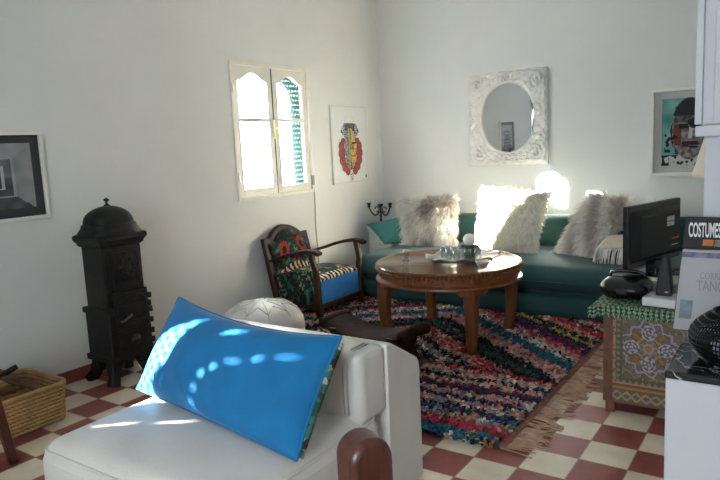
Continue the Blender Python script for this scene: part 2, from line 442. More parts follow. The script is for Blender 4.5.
def window(name, W, ym=None, glass='glass'):
    y0, y1, z0, z1 = W
    g = G(); c = .035
    for a, b in (((-.06, y0, z0), (.014, y0 + c, z1)), ((-.06, y1 - c, z0), (.014, y1, z1)), ((-.06, y0 + c, z1 - c), (.014, y1 - c, z1)), ((-.06, y0 + c, z0), (.018, y1 - c, z0 + .03))):
        g.box(a, b)
    w = g.build(name, M['whitepaint'], kind='structure', bevel=.004)
    ym = ym or (y0 + y1) / 2
    ztr = z0 + (.66 if glass == 'glass' else .99)
    for s0, s1 in ((y0 + c, ym - .004), (ym + .012, y1 - c)):
        sg = sash(G(), s0, s1, z0 + .030, z1 - c, ztr=ztr); sg.build('sash', M['whitepaint'], w, bevel=.003)
        G().box((-.028, s0 + .05, z0 + .08), (-.024, s1 - .05, z1 - .06)).build('pane', M[glass], w)
    G().box((-.045, ym - .004, z0 + .03), (-.009, ym + .012, z1 - c)).build('sash_gap', M['blackmatt'], w)
    h = G()
    h.soft((-.004, ym - .016, z0 + .50), (.02, ym + .024, z0 + .66), .008, n=3)
    h.tube([(.02, ym + .004, z0 + .585), (.045, ym + .004, z0 + .585), (.05, ym + .05, z0 + .58)], .007, 8)
    h.sphere((.013, ym + .004, z1 - .35), .012, 6)
    h.build('latch', M['cream'], w, smooth=True)
    for yy in (y0 + .012, y1 - .012):
        for zz in (z0 + .2, z1 - .22):
            G().tube([(.018, yy, zz - .035), (.018, yy, zz + .035)], .009, 8).build('hinge', M['whitepaint'], w, smooth=True)
    return w
window('window_1', W1)
window('window_2', W2, -5.965, 'dimglass')
# teal fretwork panel behind the right-hand sash of window 1
def pierced(name, place, nx, nz, w, h, hole, m, th, kind='structure'):
    g = grid_art(0, w, 0, h, nx, nz, place, lambda u, v: None if hole(u * w, v * h) else (0, 0, 0))
    for i in range(len(g.C)): g.C[i] = None
    o = g.build(name, m, kind=kind)
    md = o.modifiers.new('thickness', 'SOLIDIFY'); md.thickness = th; md.offset = 0
    return o
def fret_hole(a, b):        # a runs from the hinge side towards the middle, b up
    if a < .02 or b < .02 or b > 1.03: return False
    top = b - .82
    edge = .215 if top < 0 else .215 + .185 * min(1, top / .20) ** 2
    if a > edge: return True
    if a > edge - .008: return False
    s = .042; i = floor(b / s); x = (a / s + (i % 2) * .5) % 1 - .5; y = (b / s) % 1 - .5
    return x * x + y * y < .05
pierced('window_3', lambda a, b: (-.064, -1.219 - a, 1.02 + b), 160, 400, .42, 1.05, fret_hole, M['lattice'], .03)

# pierced screen in window 2: openwork arched border and a row of slots throw the dapples
def interp(tab, z):
    if z <= tab[0][0]: return tab[0][1]
    for (a, ya), (b, yb) in zip(tab, tab[1:]):
        if z <= b: return ya + (yb - ya) * (z - a) / (b - a)
    return tab[-1][1]
SX = -.10; SY = SX / 1.24; SZ = -SX / 1.24 * .6
outer = [(1.0, -5.635), (1.3, -5.64), (1.4, -5.665), (1.5, -5.725), (1.62, -5.81), (1.70, -5.88), (1.78, -5.99)]
inner = [(1.0, -6.03), (1.25, -6.035), (1.37, -6.09), (1.48, -6.105), (1.58, -6.10), (1.64, -6.14), (1.70, -6.18), (1.757, -6.23), (1.91, -6.345)]
def screen_hole(a, b):
    y = -6.72 + a - SY; z = .93 + b - SZ
    if 1.06 < z < 1.765:
        o = interp(outer, z); d = o - y
        if 0 < d < .165 - max(0, z - 1.5) * .2:
            s = .048; i = floor(z / s); x = (d / s + (i % 2) * .5) % 1 - .5; q = (z / s) % 1 - .5
            return x * x + q * q > .065
    if 1.10 < z < 1.95:
        d = abs(interp(inner, z) - y); s = .062 if z > 1.42 else .10
        q = (z % s) / s
        if z > 1.42: return (d / .0095) ** 2 + ((q - .5) * s / .015) ** 2 < 1
        return d < .008 and .2 < q < .8
    return False
pierced('window_4', lambda a, b: (SX, -6.72 + a, .93 + b), 230, 250, 1.16, 1.22, screen_hole, M['shutter'], .012)

# thin cable falling from the window corner
g = G(); g.tube([(.008, -1.225, 1.10), (.012, -1.232, .99), (.008, -1.226, .85), (.008, -1.238, .7), (.008, -1.228, .5), (.008, -1.22, .2), (.008, -1.22, .08)], .0045, 6)
g.box((0, -1.25, 1.06), (.016, -1.222, 1.15))
g.build('window_cable', M['cable'], label='thin grey cable hanging down the wall from the window corner', cat='cable')

# ================================================================== FIREPLACE (right)
FX = 3.455
g = G().box((3.464, -3.862, 0), (XR - .01, -2.80, .625)); 
fp = struct('trim_1', g, M['blueplaster'], bevel=.006)
fp.name = 'trim_1'
g = G().prism([(3.462, -3.872), (XR - .01, -3.872), (XR - .01, -3.0), (3.466, -3.0)], (0, 0, .626), (1, 0, 0), (0, 1, 0), (0, 0, .024))
g.build('hearth_slab', M['marble'], bevel=.006, label='black white-veined marble slab topping the white hearth block', cat='slab')
struct('trim_2', G().box((3.484, -3.22, .651), (XR - .01, -2.82, 1.36)), M['blueplaster'], bevel=.006)
g = G().box((3.474, -3.25, 1.40), (XR - .01, -2.80, H - .005))
g.box((3.455, -3.27, 1.36), (XR - .01, -2.79, 1.40))
struct('trim_3', g, M['blueplaster'], bevel=.006)
g = G()
g.box((3.455, -3.285, 1.405), (3.478, -3.251, H - .005)); g.box((3.515, -3.275, 1.405), (3.538, -3.251, H - .005)); g.box((3.478, -3.262, 1.405), (3.515, -3.251, H - .005))
struct('trim_4', g, M['blueplaster'], bevel=.003)

# ================================================================== WALL PICTURES
# black-and-white photograph on the left wall
p = empty('framed_photograph', (0, -4.2, 1.05), 'black-and-white photograph in a dark mount with thin white frame, on left wall', 'picture')
y0, y1, z0, z1 = -4.52, -3.822, 1.052, 1.572
g = G(); t = .022
for a, b in (((.002, y0, z0), (.03, y1, z0 + t)), ((.002, y0, z1 - t), (.03, y1, z1)), ((.002, y0, z0 + t), (.03, y0 + t, z1 - t)), ((.002, y1 - t, z0 + t), (.03, y1, z1 - t))): g.box(a, b)
g.build('frame', M['whitepaint'], p, bevel=.003)
G().box((.002, y0 + t, z0 + t), (.012, y1 - t, z1 - t)).build('mount', mat('charcoal_mount', '#2B2B2E', .5), p)
def photo_col(u, v):
    x = (u - .5) * 2; y = (v - .48) * 2
    d = max(abs(x), abs(y)); n = noise.noise((u * 7, v * 7, 1)) * .08
    if d < .07: k = .62 if d > .04 else .12
    elif d < .30: k = .10
    elif d < .37: k = .62
    elif d < .55: k = .10 + .1 * (y > 0)
    elif d < .60: k = .45
    else:
        k = .26 + .14 * d
        if y < -abs(x): k = .10
        elif y > abs(x): k = .42
    k = max(.02, k + n); k *= .62
    return (k, k, k * 1.03)
grid_art(y0 + .085, y1 - .075, z0 + .075, z1 - .068, 60, 50, lambda a, b: (.0135, a, b), photo_col).build('print', M['artgloss'], p)

# white poster with a crowned half-face emblem
p = empty('art_print', (0, -.62, 1.03), 'pale poster of a yellow half face, blue crown and red roses, right of window', 'picture')
y0, y1, z0, z1 = -.925, -.315, 1.035, 1.805
G().box((.002, y0, z0), (.022, y1, z1)).build('backing_board', M['whitepaint'], p, bevel=.002)
def poster(u, v):
    x = (u - .5) * .61; y = v * .77
    bg = hx('#D3D5D4'); n = noise.noise((x * 40, y * 40, 2)); n2 = noise.noise((x * 90, y * 90, 5))
    ink = hx('#2E3038')
    e = (x / .10) ** 2 + ((y - .345) / .215) ** 2
    if e < 1:
        if x > -.025 + n * .012:
            if e > .93: return ink
            if abs(y - .40) < .008 and x > .02: return ink
            if abs(y - .27) < .006 and x > .01: return hx('#9A3A34')
            if abs(x - .0 - n * .01) < .005: return ink
            if .33 < y < .39 and .015 < x < .055 and n2 > 0: return ink
            if y < .22 and n2 > .2: return ink
            return mix(hx('#C9AE58'), hx('#A5863C'), .5 + n)
        return mix(hx('#4F6C86'), hx('#8A9E8E'), .5 + n * 1.5) if n2 < .25 else ink
    for sx in (-1, 1):      # red rose lobes each side
        for cy, cx, r in ((.42, .125, .035), (.37, .155, .05), (.30, .16, .055), (.23, .145, .055), (.165, .11, .052), (.12, .065, .045), (.31, .115, .04)):
            d = sqrt((x - sx * cx) ** 2 + (y - cy) ** 2)
            if d < r:
                return mix(hx('#A8524C'), hx('#742C30'), .5 + .5 * sin(d * 260 + n * 4)) if d < r * .92 else hx('#5C2228')
    # crown
    if .52 < y < .60 and abs(x) < .085 - (y - .52) * .15:
        return mix(hx('#6C7240'), hx('#33405A'), .5 + .9 * n2) if abs(x) < .06 else hx('#2E3A62')
    for sx in (-1, 1):
        wx = sx * x
        if .06 < wx < .16 and .42 < y < .60 and (y - .42) > (wx - .06) * .9 and (y - .45) < .16 - abs(wx - .09) * 1.2:
            return hx('#3D4A7C') if (n2 < .1) else bg
    if .43 < y < .55 and abs(x) < .10: return mix(hx('#3F5D92'), hx('#8CA0B0'), .5 + n2)
    if y > .60 and y < .72:
        a = atan2(x, y - .54)
        if abs((a * 9) % 1 - .5) < .05 and abs(a) < .9 and sqrt(x * x + (y - .54) ** 2) < .15: return hx('#A9ACAE')
    if abs(x) < .003 and .6 < y < .72: return hx('#888A90')
    if .02 < y - 0 < .11 and abs(x) < .03 and n2 > .05: return hx('#77797C') if y < .08 else ink
    if .25 < x < .275 and .035 < y < .065: return hx('#6A706A')
    if min(u, 1 - u) * .61 < .012 or min(v, 1 - v) * .77 < .012: return hx('#C4C6C6')
    return bg
grid_art(y0 + .004, y1 - .004, z0 + .004, z1 - .004, 100, 126, lambda a, b: (.0235, a, b), poster).build('print', M['art'], p)

# white carved mirror
p = empty('wall_mirror', (1.44, 0, 1.15), 'square white carved mirror with oval glass above the green sofa', 'mirror')
mx0, mx1, mz0, mz1 = 1.048, 1.838, 1.150, 2.033; mcx, mcz = 1.452, 1.597; orx, orz = .262, .325
def relief(x, z):
    s = 0
    for fr, am, of in ((16, .8, 0), (30, .7, 9), (55, .5, 21)):
        s += am * (1 - 2.2 * abs(noise.noise((x * fr, z * fr, of))))
    q = 0
    dx = min(x - mx0, mx1 - x); dz = min(z - mz0, mz1 - z)
    for cx, cz in ((mx0 + .11, mz0 + .11), (mx1 - .11, mz0 + .11), (mx0 + .11, mz1 - .11), (mx1 - .11, mz1 - .11), (mcx, mz0 + .07), (mcx, mz1 - .07)):
        d = sqrt((x - cx) ** 2 + (z - cz) ** 2); a = atan2(z - cz, x - cx)
        if d < .12: q += (.12 - d) / .12 * (1 + sin(d * 150 - a * 2))
    return max(0, .45 * s + .55 * q)
g = G(); n1, n2_ = 168, 30; vs = []
for j in range(n2_ + 1):
    for i in range(n1):
        a = 2 * pi * i / n1; ca, sa = cos(a), sin(a)
        ix, iz = mcx + orx * ca, mcz + orz * sa
        # outer rectangle along the same ray
        hxw = (mx1 - mcx) if ca > 0 else (mcx - mx0); hzw = (mz1 - mcz) if sa > 0 else (mcz - mz0)
        tt = min(hxw / max(abs(ca), 1e-6), hzw / max(abs(sa), 1e-6)); ox, oz = mcx + tt * ca, mcz + tt * sa
        t = j / n2_; x = ix + (ox - ix) * t; z = iz + (oz - iz) * t
        dep = 0.030 + .036 * relief(x, z) * min(1, 6 * t) * min(1, 7 * (1 - t))
        if t < .1: dep = .030 + .018 * sin(t / .1 * pi)
        wob = (1 - t) * 0 + (t > .98) * .006 * sin(a * 40)
        vs.append((x + wob * ca, -dep, z + wob * sa))
fs = []
for j in range(n2_):
    for i in range(n1):
        i2 = (i + 1) % n1; fs.append((j * n1 + i, (j + 1) * n1 + i, (j + 1) * n1 + i2, j * n1 + i2))
base = len(vs)
vs += [(x, -.002, z) for x, y, z in vs[n2_ * n1:(n2_ + 1) * n1]]; vs += [(x, -.012, z) for x, y, z in vs[:n1]]
for i in range(n1):
    i2 = (i + 1) % n1
    fs.append((n2_ * n1 + i, base + i, base + i2, n2_ * n1 + i2)); fs.append((i, i2, base + n1 + i2, base + n1 + i))
g.add(vs, fs); g.build('carved_frame', M['carved'], p, angle=50)
MT = radians(1.35)
g = G(); n = 64
def mpt(a, s, y):
    x = (orx + .008) * cos(a) * s; z = (orz + .008) * sin(a) * s
    return (mcx + x, y + x * math.tan(MT) - z * .016, mcz + z)
vs = [mpt(2 * pi * i / n, 1, -.014) for i in range(n)] + [mpt(2 * pi * i / n, 1, -.009) for i in range(n)]
g.add(vs, [tuple(range(n)), tuple(range(2 * n - 1, n - 1, -1))] + [(i, (i + 1) % n, n + (i + 1) % n, n + i)[::-1] for i in range(n)])
g.build('mirror_glass', M['mirror'], p)

# portrait in a deep pale frame
p = empty('framed_portrait', (3.1, 0, 1.0), 'teal portrait painting in a deep pale box frame on back wall', 'picture')
x0, x1, z0, z1 = 2.715, 3.36, 1.022, 1.745
g = G(); t = .028
for a, b in (((x0, -.06, z0), (x1, -.002, z0 + t)), ((x0, -.06, z1 - t), (x1, -.002, z1)), ((x0, -.06, z0 + t), (x0 + t, -.002, z1 - t)), ((x1 - t, -.06, z0 + t), (x1, -.002, z1 - t))): g.box(a, b)
g.build('box_frame', M['whitepaint'], p, bevel=.003)
G().box((x0 + t, -.012, z0 + t), (x1 - t, -.002, z1 - t)).build('mount', mat('pale_grey_mount', '#B9B9B4', .8, vary=.03), p)
def portrait(u, v):
    x = (u - .5); y = v; n = noise.noise((u * 5, v * 5, 3)); n2 = noise.noise((u * 16, v * 16, 8)); n3 = noise.noise((u * 3 + 4, v * 12, 1))
    teal = mix(hx('#3F7D74'), hx('#7FB0A4'), .5 + .8 * n)
    x += .09; face = ((x - .03) / .27) ** 2 + ((y - .52) / .43) ** 2
    if .70 < face + n2 * .1 and face < 1.25 and y > .28 and n > -.3 and (face > 1.02): return hx('#1B201F')
    if y > .74 and face < 1.15: return hx('#151A1A')
    if face < 1:
        c = mix(hx('#8D8683'), hx('#4E3733'), .5 + 1.1 * n2)
        if -.22 < x < -.10 and .3 < y < .62: c = hx('#6D2E2A')
        if .55 < y < .62 and -.16 < x - .02 < .17 and n2 > -.35: c = hx('#120F10')
        if .30 < y < .36 and abs(x - .04) < .13: c = hx('#3A1519')
        if abs(x - .05 - (y - .5) * .1) < .03 and .4 < y < .57: c = hx('#B9AFA6')
        if y > .64: c = mix(c, hx('#23201F'), .6)
        if n3 > .45: c = hx('#17181A')
        return c
    if -.20 < x < .5 and .17 < y < .88 and not (y > .7 and n2 > .2): return hx('#2B2725') if n2 < .25 else hx('#57504A')
    if y < .16: return hx('#B4B7B2') if n2 > -.1 else hx('#20211F')
    if (abs(x + .32) < .05 and .2 < y < .5 and n2 > .05): return hx('#20211F')
    return teal
grid_art(x0 + .085, x1 - .085, z0 + .085, z1 - .085, 90, 100, lambda a, b: (a, -.0135, b), portrait).build('painting', M['art'], p)

# ================================================================== STOVE
p = empty('cast_iron_stove', (.2, -3.58, 0), 'tall black cast-iron stove with domed top against the left wall', 'stove')
sx0, sx1, sy0, sy1 = .142, .36, -3.725, -3.45
g = G(); g.soft((sx0, sy0, .46), (sx1, sy1, .865), .012, n=3); g.soft((sx0 - .012, sy0 - .014, .16), (sx1 + .014, sy1 + .014, .475), .014, n=3)
g.box((sx0 - .02, sy0 - .022, .45), (sx1 + .022, sy1 + .022, .485)); g.box((sx0 - .022, sy0 - .024, .15), (sx1 + .024, sy1 + .024, .185))
g.build('firebox', M['ironrust'], p, bevel=.003)
g = G(); cx, cy = (sx0 + sx1) / 2, (sy0 + sy1) / 2
def ring(prof):
    vs = []; fs = []; n = 4
    for e, z in prof: vs += [(sx0 - e, sy0 - e, z), (sx1 + e, sy0 - e, z), (sx1 + e, sy1 + e, z), (sx0 - e, sy1 + e, z)]
    for i in range(len(prof) - 1):
        for k in range(4): fs.append((i * 4 + k, i * 4 + (k + 1) % 4, i * 4 + 4 + (k + 1) % 4, i * 4 + 4 + k))
    fs.append((3, 2, 1, 0)); fs.append(tuple((len(prof) - 1) * 4 + k for k in range(4)))
    g.add(vs, fs)
ring([(.002, .858), (.014, .868), (.016, .88), (.024, .893), (.031, .903), (.032, .922), (.026, .932), (-.0, .94)])
for k in range(6): g.soft((sx0 + .02 + k * .031, sy0 - .028, .925), (sx0 + .04 + k * .031, sy0 - .010, .942), .006, n=2)
g.build('cornice', M['iron'], p, bevel=.002)
g = G()
prof = [(.186, .93), (.182, .945), (.170, .962), (.160, .975), (.158, .99), (.148, .996)]
for i in range(12):
    t = i / 11; prof.append((max(.010, .146 * (1 - t ** 2.2) ** .62 if t < 1 else .010), 1.0 + .105 * t))
g2 = G(); g2.lathe([(r * 1.0, z) for r, z in prof], n=40, sq=3.2)
g.add([(cx + x * .80, cy + y * .965, z) for x, y, z in g2.V], g2.F)
g.build('dome', M['iron'], p, angle=45)
G().lathe([(.012, 1.10), (.02, 1.106), (.008, 1.114), (.007, 1.126), (.017, 1.134), (.018, 1.142), (.006, 1.15), (.0, 1.151)], (cx, cy, 0), 16).build('finial', M['iron'], p, smooth=True)
def legp(x, y, dx, dy):
    g = G(); g.sweep([(x, y, .165), (x + dx * .1, y + dy * .1, .12), (x + dx * .55, y + dy * .5, .05), (x + dx, y + dy, 0)], [.095, .08, .058, .066], [.085, .075, .055, .066])
    return g.build('leg', M['iron'], p)
legp(.318, -3.69, .03, -.045); legp(.175, -3.69, -.085, -.03); legp(.318, -3.49, .03, .04); legp(.175, -3.49, -.085, .04)
# beaded corner, doors and relief on the room-facing side (x max) and side relief
g = G()
for k in range(17): g.sphere((sx1 - .002, sy0 + .002, .50 + k * .0215), .0085, 5)
g.build('beading', M['iron'], p, smooth=True)
def panel_relief(g, x, ya, yb, za, zb, d=.007, w=.014):
    for a, b in (((x, ya, za), (x + d, yb, za + w)), ((x, ya, zb - w), (x + d, yb, zb)), ((x, ya, za + w), (x + d, ya + w, zb - w)), ((x, yb - w, za + w), (x + d, yb, zb - w))): g.box(a, b)
    return g
g = G().box((sx1, sy0 + .035, .60), (sx1 + .008, sy1 - .012, .84)); panel_relief(g, sx1 + .008, sy0 + .05, sy1 - .03, .62, .825)
g.lathe([(.0, .02), (.02, .018), (.028, .01), (.042, .008), (.046, 0)], (sx1 + .008, (sy0 + sy1) / 2 + .01, .73), 20, axis='x')
for s in (-1, 1):
    for k in range(5): g.sphere((sx1 + .012, (sy0 + sy1) / 2 + .01 + s * .05 * sin(k * .7 + .4), .65 + k * .04), .012, 5)
g.build('upper_panel', M['iron'], p, bevel=.002)
d1 = G().box((sx1, sy0 + .035, .36), (sx1 + .026, sy1 - .004, .575))
n = 12
for k in range(n): 
    a0, a1 = pi * k / n, pi * (k + 1) / n; yc = (sy0 + sy1) / 2 + .015
    d1.tube([(sx1 + .03, yc - .095 * cos(a0), .50 + .055 * sin(a0)), (sx1 + .03, yc - .095 * cos(a1), .50 + .055 * sin(a1))], .009, 6)
panel_relief(d1, sx1 + .026, sy0 + .05, sy1 - .02, .375, .49)
door = d1.build('door', M['iron'], p, bevel=.002)
g = G(); g.tube([(sx1 + .03, sy0 + .06, .40), (sx1 + .06, sy0 + .06, .405), (sx1 + .065, sy0 + .12, .435)], [.006, .006, .008], 8); g.build('handle', mat('dull_steel', '#5E5C58', .5, .3), door, smooth=True)
d2 = G().box((sx1 + .014, sy0 + .035, .20), (sx1 + .034, sy1 - .004, .34)); panel_relief(d2, sx1 + .034, sy0 + .05, sy1 - .02, .21, .33, .004, .008)
door = d2.build('ash_door', M['ironrust'], p, bevel=.002)
G().lathe([(.036, 0), (.036, .008), (.026, .012), (.012, .016), (.01, .03), (.0, .032)], (sx1 + .036, cy + .015, .27), 20, axis='x').build('air_dial', M['iron'], door, smooth=True)
for zz in (.52, .43, .36, .29, .23):
    G().tube([(sx1 + .02, sy1 + .012, zz - .016), (sx1 + .02, sy1 + .012, zz + .016)], .014, 8).build('hinge', M['iron'], p, smooth=True)

# ================================================================== SOFA
p = empty('sofa', (2.0, -.6, 0), 'long low dark green banquette sofa with thick round-edged cushions on back wall', 'sofa')
G().soft((.42, -1.18, 0.0), (3.80, -.05, .205), .075, (.0, .015, 0), 14).build('base_cushion', M['green'], p, smooth=True)
def wr(P, un):
    P = list(P); P[2] += .010 * noise.noise((P[0] * 2.2, P[1] * 3, 1)) * (un[2] > 0); P[1] += .010 * noise.noise((P[0] * 3, 0, P[2] * 6)) * (un[1] < 0); return P
G().soft((.40, -1.22, .205), (3.80, -.05, .405), .098, (.0, .015, .018), 18, fn=wr).build('seat_cushion', M['green'], p, smooth=True)
G().soft((.52, -.26, .40), (3.80, -.045, .685), .075, (0, .02, .008), 18, fn=wr).build('back_cushion', M['green'], p, smooth=True)

# white carved chest and candelabra in the corner
p = empty('corner_chest', (.215, -.335, 0), 'white carved chest in the corner beyond the sofa end', 'chest')
g = G().box((.075, -.445, .03), (.36, -.225, .54)); g.build('body', M['carved'], p, bevel=.004)
G().soft((.06, -.46, .54), (.375, -.215, .565), .008, n=2).build('top', M['carved'], p, smooth=True)
g = G()
for k in range(5):
    for j in range(9):
        g.soft((.09 + k * .054, -.452, .05 + j * .054), (.132 + k * .054, -.443, .091 + j * .054), .004, n=1)
g.build('carving', M['carved'], p)
for x in (.095, .34):
    for y in (-.425, -.245): G().box((x - .02, y - .02, 0), (x + .02, y + .02, .032)).build('foot', M['carved'], p)
bx, by, bz = .172, -.345, .566
p = empty('candelabra', (bx, by, bz), 'dark metal three-branched candelabra on the white corner chest', 'candelabra')
G().lathe([(.05, 0), (.045, .012), (.02, .02), (.012, .04), (.01, .1), (.016, .11), (.009, .125), (.010, .19), (.018, .2), (.030, .215), (.030, .226), (.012, .23), (0, .23)], (bx, by, bz), 16).build('stem', M['bronze'], p, smooth=True)
for s in (-1, 1):
    g = G(); pts = []
    for k in range(13):
        t = k / 12; pts.append((bx + s * (.015 + .115 * t), by - .02 * t, bz + .150 - .05 * sin(t * pi) + .045 * t * t))
    g.tube(pts, .008, 8)
    g.tube([(bx + s * (.045 + .026 * cos(a)), by, bz + .172 + .026 * sin(a)) for a in [k * .5 for k in range(11)]], .006, 6)
    g.lathe([(.006, 0), (.022, .012), (.012, .02), (.016, .03), (.026, .05), (.020, .052), (.0, .052)], (bx + s * .13, by - .02, bz + .19), 14)
    g.build('branch', M['bronze'], p, smooth=True)

# ================================================================== CUSHIONS
def pillow_fn(TL, TR, BR, BL, T, pinch=.05, flat=.45, top=None):
    TL, TR, BR, BL = map(Vector, (TL, TR, BR, BL))
    nrm = ((TR - TL) + (BR - BL)).cross((TL - BL) + (TR - BR)).normalized()   # towards viewer side decided by caller
    def S(u, v, side):
        uu = u * (1 - pinch * (1 - v * v)); vv = v * (1 - (pinch if v < 0 or top is None else top) * (1 - u * u))
        a, b = (uu + 1) / 2, (vv + 1) / 2
        q = (BL * (1 - a) + BR * a) * (1 - b) + (TL * (1 - a) + TR * a) * b
        th = T * max(0, (1 - u * u) * (1 - v * v)) ** flat
        return q + nrm * (th * side)
    return S, nrm
def pillow(name, S, n, mats, label, cat, group=None, back=True, wrinkle=.0, backmat=None):
    g = G()
    us = [sin((i / n * 2 - 1) * pi / 2) for i in range(n + 1)]
    for side in ((1, -1) if not backmat else (1,)):
        vs = []
        for v in us:
            for u in us:
                q = S(u, v, side)
                if wrinkle:
                    w = wrinkle * noise.noise((q.x * 7, q.y * 7, q.z * 9)) * (1 - u ** 4) * (1 - v ** 4); q = q + Vector((0, -w, 0)) * side
                vs.append(q)
        fs = []
        for j in range(n):
            for i in range(n):
                a = j * (n + 1) + i; f = (a, a + 1, a + n + 2, a + n + 1); fs.append(f if side > 0 else f[::-1])
        g.add(vs, fs)
    o = g.build(name, mats, smooth=True, label=label, cat=cat, group=group)
    if backmat:
        b = G(); vs = [S(u * 1.005, v * 1.005, -1) + (S(0, 0, -1) - S(0, 0, 1)).normalized() * .004 for v in us for u in us]
        fs = []
        for j in range(n):
            for i in range(n):
                a = j * (n + 1) + i; fs.append((a, a + n + 1, a + n + 2, a + 1))
        b.add(vs, fs)
        b.build('backing', backmat, o, smooth=True)
    return o
def fur(parent, S, nrm, NC, per, length, width, colf, droop=.35, curl=.0, seed=1, lean=(0, 0, -1), segs=4, spread=.010, clump=.75):
    """locks of hair: every lock shares a root, a direction and a tint"""
    R = random.Random(seed); g = G(); V = g.V; F = g.F; I = g.I; Cc = g.C
    ln = Vector(lean)
    for k in range(NC):
        u = R.uniform(-1, 1); v = R.uniform(-1, 1)
        if R.random() < .25:
            if R.random() < .5: u = R.choice((-1, 1)) * R.uniform(.93, 1)
            else: v = R.choice((-1, 1)) * R.uniform(.93, 1)
        side = 1 if R.random() < .9 else -1
        p = S(u, v, side)
        e = .03
        a = S(min(1, u + e), v, side) - S(max(-1, u - e), v, side); b = S(u, min(1, v + e), side) - S(u, max(-1, v - e), side)
        nn = a.cross(b) * side
        nn = nn.normalized() if nn.length > 1e-9 else nrm * side
        oc = S(0, 0, 0); out = (p - oc).normalized()
        nn = (nn + out * (.9 if max(abs(u), abs(v)) > .9 else .15)).normalized()
        lockd = (nn + ln * droop + Vector((R.gauss(0, .3), R.gauss(0, .3), R.gauss(0, .3)))).normalized()
        lockL = length * R.uniform(.7, 1.2); c0 = colf(u, v, R); ph = R.uniform(0, 6.28); tint = R.uniform(.86, 1.06)
        for q_ in range(per):
            off = Vector((R.gauss(0, spread), R.gauss(0, spread * .4), R.gauss(0, spread)))
            L = lockL * R.uniform(.75, 1.1); w = width * R.uniform(.7, 1.3); d = (lockd + Vector((R.gauss(0, .10), R.gauss(0, .10), R.gauss(0, .10)))).normalized()
            sd = d.cross(Vector((R.gauss(0, 1), R.gauss(0, 1), R.gauss(0, 1)))).normalized(); perp = d.cross(sd)
            c = tuple(min(1, x * tint * R.uniform(.92, 1.08)) for x in c0); q = p + off - nn * .006; prev = None
            for s in range(segs + 1):
                t = s / segs; ww = w * (1 - t) ** .7 * .5 + (.0003 if t == 1 else 0)
                cc = q - off * (clump * t)
                if curl: cc = cc + (sd * cos(ph + t * 8) + perp * sin(ph + t * 8)) * curl * t
                b0 = len(V); V.append(tuple(cc - sd * ww)); V.append(tuple(cc + sd * ww))
                if prev is not None:
                    F.append((prev, prev + 1, b0 + 1, b0)); I.append(0); Cc.append(mix(tuple(x * .94 for x in c), tuple(min(1, x * 1.1) for x in c), t))
                prev = b0
                d = (d + ln * droop * .35).normalized(); q = q + d * (L / segs)
    return g.build('fur', M['fur'], parent, kind='stuff')

def col_brown(u, v, R):
    n = noise.noise((u * 1.8, v * 1.1, 3.3)) + .35 * noise.noise((u * 5, v * 3, 1)); t = min(1, max(0, .40 + n * 1.3 + R.gauss(0, .15)))
    return mix(hx('#EFE8DE'), hx('#776254'), t * (1 - .5 * abs(u)))
def col_white(u, v, R): return mix(hx('#FBF6EA'), hx('#EBE2D0'), R.random())
def col_beige(u, v, R):
    n = .5 + .5 * sin((u * 1.0 + v * .5) * 6.5 + .6); t = min(1, max(0, n * .75 + R.gauss(0, .12)))
    return mix(hx('#F6F0E6'), hx('#AD9C8D'), t)

# green scatter cushion at the sofa's left end
S, n_ = pillow_fn((.13, -.56, .605), (.52, -.42, .69), (.60, -.56, .425), (.40, -.66, .43), .05, .06)
pillow('scatter_cushion', S, 16, M['greencush'], 'plain sea-green scatter cushion leaning at the left end of the sofa', 'cushion', wrinkle=.012)
FG = 'fur cushions along the sofa'
S, n_ = pillow_fn((.42, -.33, .835), (1.035, -.33, .855), (1.115, -.56, .43), (.54, -.56, .43), .085)
o = pillow('fur_cushion', S, 14, M['furbase'], 'brown and cream long-haired fur cushion beside the sea-green scatter cushion', 'cushion', FG)
fur(o, S, n_, 1700, 8, .085, .0052, col_brown, .55, seed=1, spread=.012)
S, n_ = pillow_fn((1.325, -.345, .955), (1.70, -.345, .945), (1.70, -.47, .43), (1.30, -.49, .43), .055)
o = pillow('fur_cushion', S, 14, M['furwhite'], 'sunlit white fur cushion half behind the curly white one', 'cushion', FG)
fur(o, S, n_, 1100, 6, .05, .005, col_white, .4, seed=2)
S, n_ = pillow_fn((1.53, -.47, .895), (1.985, -.45, .918), (1.93, -.68, .432), (1.465, -.71, .432), .06)
o = pillow('fur_cushion', S, 14, M['furwhite'], 'curly white shaggy cushion in the middle of the sofa, part in sun', 'cushion', FG)
fur(o, S, n_, 1500, 7, .058, .007, col_white, .45, curl=.009, seed=3, spread=.008)
S, n_ = pillow_fn((2.32, -.34, .885), (2.63, -.42, .835), (2.50, -.72, .41), (2.13, -.62, .455), .085)
o = pillow('fur_cushion', S, 14, M['furbase'], 'beige streaked fur cushion slumped on the right of the sofa', 'cushion', FG)
fur(o, S, n_, 1700, 8, .085, .0052, col_beige, .5, seed=4, lean=(-.45, -.1, -.85), spread=.012)
